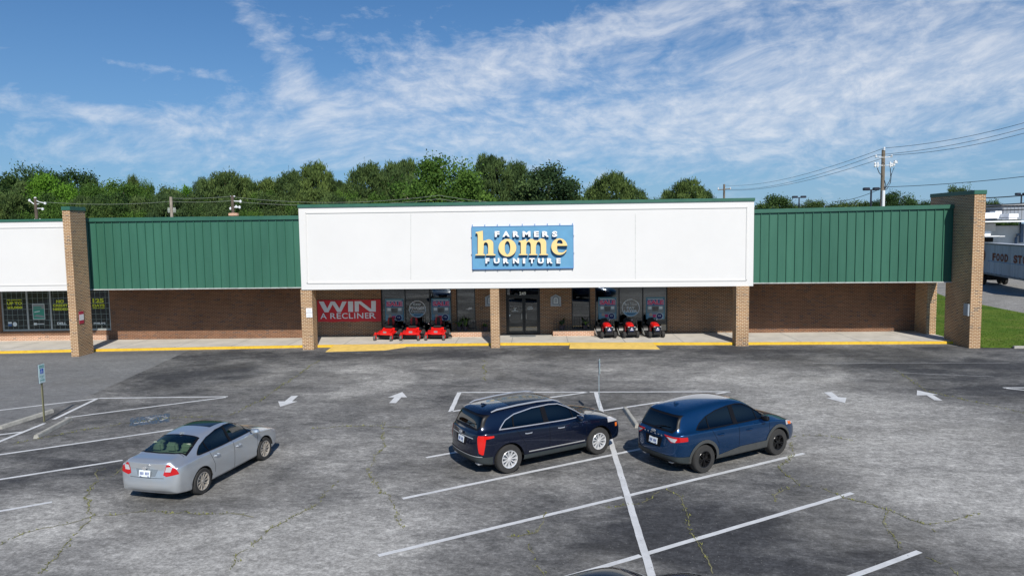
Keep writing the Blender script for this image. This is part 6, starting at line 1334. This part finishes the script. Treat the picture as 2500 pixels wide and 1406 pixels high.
# small pole
t_, q = mast('utility_pole', 'small distant wooden utility pole with crossarm left of the right canopy', 'utility pole', 1768, 450, 118, .2, .16, 'pole_wood', GP)
b = MB(); b.tube([(-1.0, 0, q.z-.9), (1.1, 0, q.z-.75)], .08, 6); b.build('crossarm', 'pole_wood', t_, **k)
for x in (-.95, .1, 1.0): b = MB(); b.tube([(x, 0, q.z-.85), (x, 0, q.z-.5)], .09, 6); b.build('insulator', 'insulator', t_, **k)
def lamp(px, py, Y, label, hw_=1.2):
    t_, q = mast('street_lamp', label, 'lamp post', px, py+2, Y, .12, .09, 'lamp_black', 'parking lot lamps behind the store')
    b = MB(); b.tube([(-hw_*.5, 0, q.z-.05), (hw_*.5, 0, q.z-.05)], .06, 6); b.build('arm', 'lamp_black', t_, **k)
    for s in (-1, 1): b = MB(); b.box(s*hw_*.7-hw_*.42, s*hw_*.7+hw_*.42, -.25, .25, q.z-.1, q.z+.22); b.build('lamp_head', 'lamp_black', t_, bevel=.05, **k)
lamp(2127, 461, 80, 'dark twin headed lamp post just left of the tall utility pole', .75); lamp(1951, 480, 110, 'dark twin headed lamp post further left above the tree line', .9); lamp(2494, 473, 100, 'dark lamp post above the warehouse at the right edge', .7)
# poles in front of the wood on the left
t_, q = mast('utility_pole', 'rusty brown pole with angled crossarm and insulators behind the left white fascia', 'utility pole', 86, 484, 62, .17, .12, 'bark', GP); d_ = 62/FPX
b = MB(); b.tube([(-.5, 0, q.z-.22), (-.1, 0, q.z-.55), (.3, 0, q.z-.5)], .04, 6); b.build('crossarm', 'insulator', t_, **k)
b = MB(); b.tube([(0, 0, q.z-.15), (.35, 0, q.z-.35), (.85, 0, q.z-.45)], .035, 6); b.build('crossarm', 'insulator', t_, **k); b = MB(); b.tube([(.05, 0, q.z-.9), (.65, 0, q.z-.9)], .035, 6); b.build('crossarm', 'insulator', t_, **k)
for x, z in ((-.52, .18), (0, 0), (.85, .45), (.6, .95), (-.35, 2.0), (-.15, 1.9), (.3, 1.9)): b = MB(); b.lathe([(0, -.12), (.09, -.1), (.11, .05), (0, .12)], (x, 0, q.z-z), 'Z', 8); b.build('insulator', 'insulator', t_, **k)
b = MB(); b.tube([(-.75, 0, q.z-2.35), (.75, 0, q.z-2.35)], .16, 8); b.box(.15, .75, -.2, .2, q.z-2.3, q.z-1.95); b.build('transformer', 'insulator', t_, bevel=.03, **k)
t_, q = mast('utility_pole', 'pale grey utility pole behind the left green canopy', 'utility pole', 417, 481, 62, .15, .12, 'pale_bark', GP)
for x in (-.28, -.18, .2, .32): b = MB(); b.lathe([(0, -.25), (.05, -.2), (.07, 0), (.05, .2), (0, .25)], (x, 0, q.z-1.15), 'Z', 8); b.build('insulator', 'pale_wire', t_, **k)
b = MB(); b.tube([(-.35, 0, q.z-1.1), (.4, 0, q.z-1.1)], .03, 6); b.build('crossarm', 'pale_wire', t_, **k)
t_, q = mast('utility_pole', 'dark utility pole with white fittings behind the right end of the left green canopy', 'utility pole', 567, 478, 62, .17, .13, 'bark', GP)
b = MB(); b.tube([(-.15, 0, q.z-.05), (.25, 0, q.z-.05)], .05, 6); b.tube([(-.1, 0, q.z-.45), (.75, 0, q.z-.5)], .04, 6); b.tube([(-.1, 0, q.z-1.0), (.5, 0, q.z-1.0)], .05, 6); b.build('crossarm', 'insulator', t_, **k)
for x, z in ((-.2, 1.1), (.3, .95), (.6, 1.0), (.7, .5)): b = MB(); b.lathe([(0, -.14), (.09, -.1), (.11, .05), (0, .14)], (x, 0, q.z-z), 'Z', 8); b.build('insulator', 'insulator', t_, **k)
b = MB(); b.box(-.35, .45, -.2, .2, q.z-1.75, q.z-1.5); b.build('transformer', 'planter_brick', t_, bevel=.04, **k)
for a, c, s_, lab in (((86, 492), (417, 492), .25, 'pale wire between the rusty pole and the pale grey pole'), ((417, 484), (567, 479), .1, 'upper pale wire between the pale grey pole and the dark pole'), ((417, 492), (567, 490), .1, 'lower pale wire between the pale grey pole and the dark pole'), ((567, 481), (1072, 477), .55, 'upper pale wire crossing in front of the big tree'), ((567, 492), (1072, 486), .45, 'lower pale wire crossing in front of the big tree'), ((1072, 477), (1330, 500), .2, 'upper pale wire right of the big tree trunk'), ((1072, 486), (1290, 503), .15, 'lower pale wire right of the big tree trunk')):
    wire(AT(*a, 62), AT(*c, 62), s_, lab, .010, 'pale_wire')

# ================================================================== trees
def crown_mesh(kind, seed):
    """crown as thousands of separate leaf faces on clumps; unit tree: height 1, crown radius ~0.33"""
    g = np.random.default_rng(seed); V = []; T = []
    H = 1.0; clumps = []
    if kind == 'pine':
        n = 62
        for i in range(n):
            h = .34+.62*(i/n)**.9; rmax = .31*math.sqrt(max(0.02, 1-((h-.52)/.46)**2)) if h > .52 else .31*(.55+.45*(h-.34)/.18)
            a = i*2.4+g.normal(0, .3); r_ = rmax*g.uniform(.55, 1.0); clumps.append((r_*cos(a), r_*sin(a), h+g.normal(0, .02), g.uniform(.055, .10)))
        clumps.append((0, 0, .96, .05))
    elif kind == 'round':
        for i in range(58):
            z = g.uniform(-.75, 1); a = g.uniform(0, 2*pi); s = math.sqrt(1-z*z*.98); r_ = g.uniform(.75, 1.0)
            clumps.append((.31*r_*s*cos(a), .31*r_*s*sin(a), .60+.33*z*r_, g.uniform(.07, .12)))
    else:   # spreading
        for i in range(66):
            z = g.uniform(-.6, 1); a = g.uniform(0, 2*pi); s = math.sqrt(max(0, 1-z*z)); r_ = g.uniform(.5, 1.0)
            k_ = 1.0 if z < .3 else .85; clumps.append((.40*r_*s*k_*cos(a), .40*r_*s*k_*sin(a), .60+.35*z*r_, g.uniform(.06, .13)))
    per = 300
    C = np.array(clumps); n = len(C)*per; idx = np.repeat(np.arange(len(C)), per)
    d = g.normal(size=(n, 3)); d /= np.linalg.norm(d, axis=1)[:, None]
    d[:, 2] = np.where((d[:, 2] < -.2) & (g.random(n) < .5), -d[:, 2], d[:, 2])
    rad_ = C[idx, 3]*(.45+.65*g.random(n)**.6)*(1.0+.25*g.normal(size=n)).clip(.6, 1.6)
    P = C[idx, :3]+d*rad_[:, None]*np.array([1, 1, .85])
    if kind == 'pine':
        u = d*.5+np.array([0, 0, .9])+g.normal(size=(n, 3))*.45; u /= np.linalg.norm(u, axis=1)[:, None]; L, Wd = .0165, .0048
    else:
        u = g.normal(size=(n, 3)); u /= np.linalg.norm(u, axis=1)[:, None]; L, Wd = .0098, .0068
    nn = d*.8+g.normal(size=(n, 3))*.5; v = np.cross(nn, u); v /= np.linalg.norm(v, axis=1)[:, None]+1e-9
    sc = g.uniform(.7, 1.35, n)[:, None]
    q = np.stack([P-u*L*sc-v*Wd*sc*.5, P-u*L*sc*.1+v*Wd*sc, P+u*L*sc+v*Wd*sc*.2, P+u*L*sc*.2-v*Wd*sc], 1).reshape(-1, 3)
    tone = np.clip(.5+.30*g.normal(size=len(C))[idx]+.22*g.normal(size=n), 0, 1)
    me = bpy.data.meshes.new('crown'); me.vertices.add(len(q)); me.vertices.foreach_set('co', q.ravel()); me.loops.add(n*4); me.loops.foreach_set('vertex_index', np.arange(n*4))
    me.polygons.add(n); me.polygons.foreach_set('loop_start', np.arange(n)*4); me.polygons.foreach_set('loop_total', np.full(n, 4)); me.update(calc_edges=True)
    at = me.attributes.new('tone', 'FLOAT', 'FACE'); at.data.foreach_set('value', tone)
    return me, clumps
PROTO = {}
def proto(kind, leaf, seed, bark='bark'):
    key = (kind, leaf, seed)
    if key in PROTO: return PROTO[key]
    me, cl = crown_mesh(kind, seed); me.materials.append(M[leaf]); r_ = random.Random(seed)
    b = MB(); pts = [(0, 0, 0), (.006, .004, .3), (-.004, .003, .6), (0, 0, .88)]; b.tube(pts, [.022, .017, .011, .004], 8)
    for (x, y, z, _) in cl[::3]: h = max(.28, z-.16-.25*hypot(x, y)); b.tube([(0, 0, h), (x*.5, y*.5, (h+z)/2-.01), (x*.92, y*.92, z)], [.008, .005, .0025], 5)
    bmesh.ops.recalc_face_normals(b.b, faces=b.b.faces); tm = bpy.data.meshes.new('trunk'); b.b.to_mesh(tm); b.b.free(); tm.materials.append(M[bark])
    PROTO[key] = (me, tm); return PROTO[key]
def tree(px, pyt, wpx, Y, kind, leaf, seed, label, group='trees of the wood behind the store', bark='bark', low=.0):
    t0 = AT(px, pyt, Y); H = t0.z; me, tm = proto(kind, leaf, seed, bark); rc = {'pine': .33, 'round': .36, 'spread': .42}[kind]
    wr_ = wpx*Y/FPX/2*(1.38 if 'filling' not in group and 'low far' not in group else 1.2); s = wr_/rc
    name = 'pine_tree' if kind == 'pine' else 'tree'
    t_ = thing(name, label, 'tree', (t0.x, t0.y, 0), random.uniform(0, 2*pi), group)
    c = bpy.data.objects.new('crown', me); COL.objects.link(c); c.parent = t_; c.scale = (s, s, H/.985)
    r_ = bpy.data.objects.new('trunk', tm); COL.objects.link(r_); r_.parent = t_; r_.scale = (s, s, H/.985)
    return t_
SK = [(22, 418, 120, 96, 'round', 'dark_leaves', 'dark round tree at the left edge of the wood'),
      (92, 402, 118, 104, 'spread', 'dark_leaves', 'dark flat topped tree rising behind the bright lime tree'),
      (121, 416, 92, 86, 'round', 'lime_leaves', 'bright lime green round tree near the left edge'),
      (186, 407, 100, 98, 'round', 'dark_leaves', 'dark dome shaped tree right of the bright lime tree'),
      (250, 436, 90, 96, 'round', 'green_leaves', 'mid green tree just right of the dark dome'), (300, 438, 80, 92, 'round', 'green_leaves', 'mid green low tree above the left green canopy'),
      (324, 438, 34, 100, 'pine', 'pine_needles', 'small pine tip between the mid green trees'), (357, 433, 34, 100, 'round', 'green_leaves', 'slim round topped green tree standing out of the skyline'), (398, 450, 70, 100, 'round', 'dark_leaves', 'dark low tree behind the pale grey pole'),
      (445, 446, 86, 104, 'spread', 'lime_leaves', 'distant bright yellow green tree above the pale grey pole'), (500, 444, 60, 96, 'pine', 'pine_needles', 'pine at the left shoulder of the spiky pine group'), (548, 429, 90, 92, 'pine', 'pine_needles', 'spiky tall pine above the middle of the left canopy'),
      (590, 440, 70, 94, 'pine', 'pine_needles', 'pine just right of the spiky tall pine'), (650, 445, 90, 92, 'pine', 'pine_needles', 'broad pine above the right end of the left canopy'), (712, 428, 80, 94, 'pine', 'pine_needles', 'pine left of the pair above the fascia corner'), (772, 408, 84, 88, 'pine', 'pine_needles', 'tall dense pine above the left corner of the white fascia'),
      (828, 447, 66, 96, 'pine', 'pine_needles', 'low pine in the dip left of the round pine'), (900, 410, 96, 88, 'pine', 'pine_needles', 'rounded pine standing left of the big broad tree'), (958, 408, 74, 92, 'pine', 'pine_needles', 'pine touching the big broad tree on its left'), (985, 398, 70, 96, 'pine', 'pine_needles', 'pine half hidden behind the big broad tree'),
      (1078, 368, 176, 74, 'spread', 'green_leaves', 'biggest broad green tree with pale trunk in the middle of the skyline'), (1132, 420, 70, 90, 'round', 'green_leaves', 'green tree on the right shoulder of the big broad tree'), (1200, 387, 92, 86, 'pine', 'pine_needles', 'tall pointed pine right of the big broad tree'),
      (1262, 406, 66, 90, 'pine', 'pine_needles', 'thin crowned pine between the pointed pine and the round pine'), (1338, 395, 150, 84, 'round', 'pine_needles', 'big dome shaped dense pine above the store sign'), (1285, 455, 80, 88, 'pine', 'pine_needles', 'low pine under the left side of the dome shaped pine'),
      (1496, 431, 96, 96, 'pine', 'pine_needles', 'lone spiky pine right of the dome shaped pine'), (1455, 462, 66, 100, 'pine', 'pine_needles', 'low pine at the left foot of the lone spiky pine'), (1545, 462, 60, 100, 'pine', 'pine_needles', 'low pine at the right foot of the lone spiky pine'), (1590, 478, 60, 110, 'round', 'dark_leaves', 'low dark tree behind the fascia between the two lone pines'),
      (1682, 446, 84, 100, 'pine', 'pine_needles', 'lone pine above the right end of the white fascia'), (1640, 470, 56, 106, 'pine', 'pine_needles', 'low pine left of the lone right pine'), (1720, 472, 50, 106, 'pine', 'pine_needles', 'low pine right of the lone right pine'),
      (1893, 471, 92, 112, 'round', 'dark_leaves', 'round tree above the left end of the right green canopy'), (1960, 492, 80, 130, 'round', 'pine_needles', 'far olive tree under the further lamp post'), (1990, 484, 60, 130, 'round', 'pine_needles', 'far olive tree right of the further lamp post'), (2045, 490, 80, 130, 'spread', 'dark_leaves', 'far flat topped tree left of the nearer lamp post'),
      (2092, 485, 84, 126, 'round', 'pine_needles', 'far olive tree behind the nearer lamp post'), (2190, 461, 84, 112, 'spread', 'dark_leaves', 'round tree right of the tall utility pole'), (2140, 485, 50, 118, 'round', 'dark_leaves', 'small dark tree behind the tall utility pole'), (2250, 486, 60, 120, 'round', 'dark_leaves', 'low tree left of the brick wing wall top'),
      (2341, 447, 78, 100, 'spread', 'pine_needles', 'tree whose crown rises over the brick wing wall'), (2424, 482, 46, 118, 'spread', 'dark_leaves', 'dark tree in the gap between wing wall and warehouse'), (2400, 495, 60, 130, 'round', 'dark_leaves', 'low dark tree right behind the wing wall top'), (2450, 500, 50, 130, 'round', 'dark_leaves', 'low dark tree touching the warehouse roof')]
n = 0
for px, pt, wd, Y, kind, leaf, lab in SK:
    tree(px, pt, wd, Y, kind, leaf, 11+n % 3, lab, bark='pale_bark' if wd > 170 else 'bark'); n += 1
land = ['left of the bright lime tree', 'under the bright lime tree', 'below the dark dome tree', 'left of the pale grey pole', 'right of the pale grey pole', 'behind the dark utility pole', 'at the left corner of the white fascia', 'under the rounded pine', 'below the big broad tree', 'under the tall pointed pine', 'below the dome shaped pine', 'at the foot of the lone spiky pine']
rr = random.Random(3)
for row, (Y, y0, st) in enumerate(((78, 494, 62), (84, 476, 66), (91, 462, 72))):
    px = -40+row*20
    while px < 1440:
        top = y0+rr.uniform(-14, 18)
        lim = np.interp(px, [0, 60, 190, 300, 450, 560, 650, 770, 840, 900, 1080, 1200, 1260, 1340, 1420, 1470], [440, 425, 425, 450, 462, 450, 460, 440, 462, 430, 420, 425, 450, 440, 480, 500])
        top = max(top, lim); kind, leaf = rr.choice([('pine', 'pine_needles'), ('pine', 'pine_needles'), ('round', 'dark_leaves'), ('round', 'green_leaves'), ('spread', 'pine_needles'), ('spread', 'green_leaves')])
        i = min(int(np.searchsorted([70, 150, 260, 400, 520, 640, 830, 950, 1120, 1240, 1400], px)), 11)
        desc = {'pine_needles': 'olive pine', 'dark_leaves': 'dark green tree', 'green_leaves': 'mid green tree'}[leaf] if kind != 'spread' or leaf != 'pine_needles' else 'olive spreading tree'
        tree(px, top, rr.uniform(84, 112), Y+rr.uniform(-2, 2), kind, leaf, 11+rr.randrange(3), f"{desc} in the wood's {['front', 'middle', 'back'][row]}, {land[i]}", group='trees filling the wood behind the store')
        px += st*rr.uniform(.8, 1.2)
for px in range(1430, 2320, 70):
    tree(px, 498+rr.uniform(-4, 6), rr.uniform(80, 110), 128, 'round', rr.choice(['dark_leaves', 'pine_needles']), 11+rr.randrange(3), 'low far tree in the row seen just above the roof line', group='low far trees above the roof line')
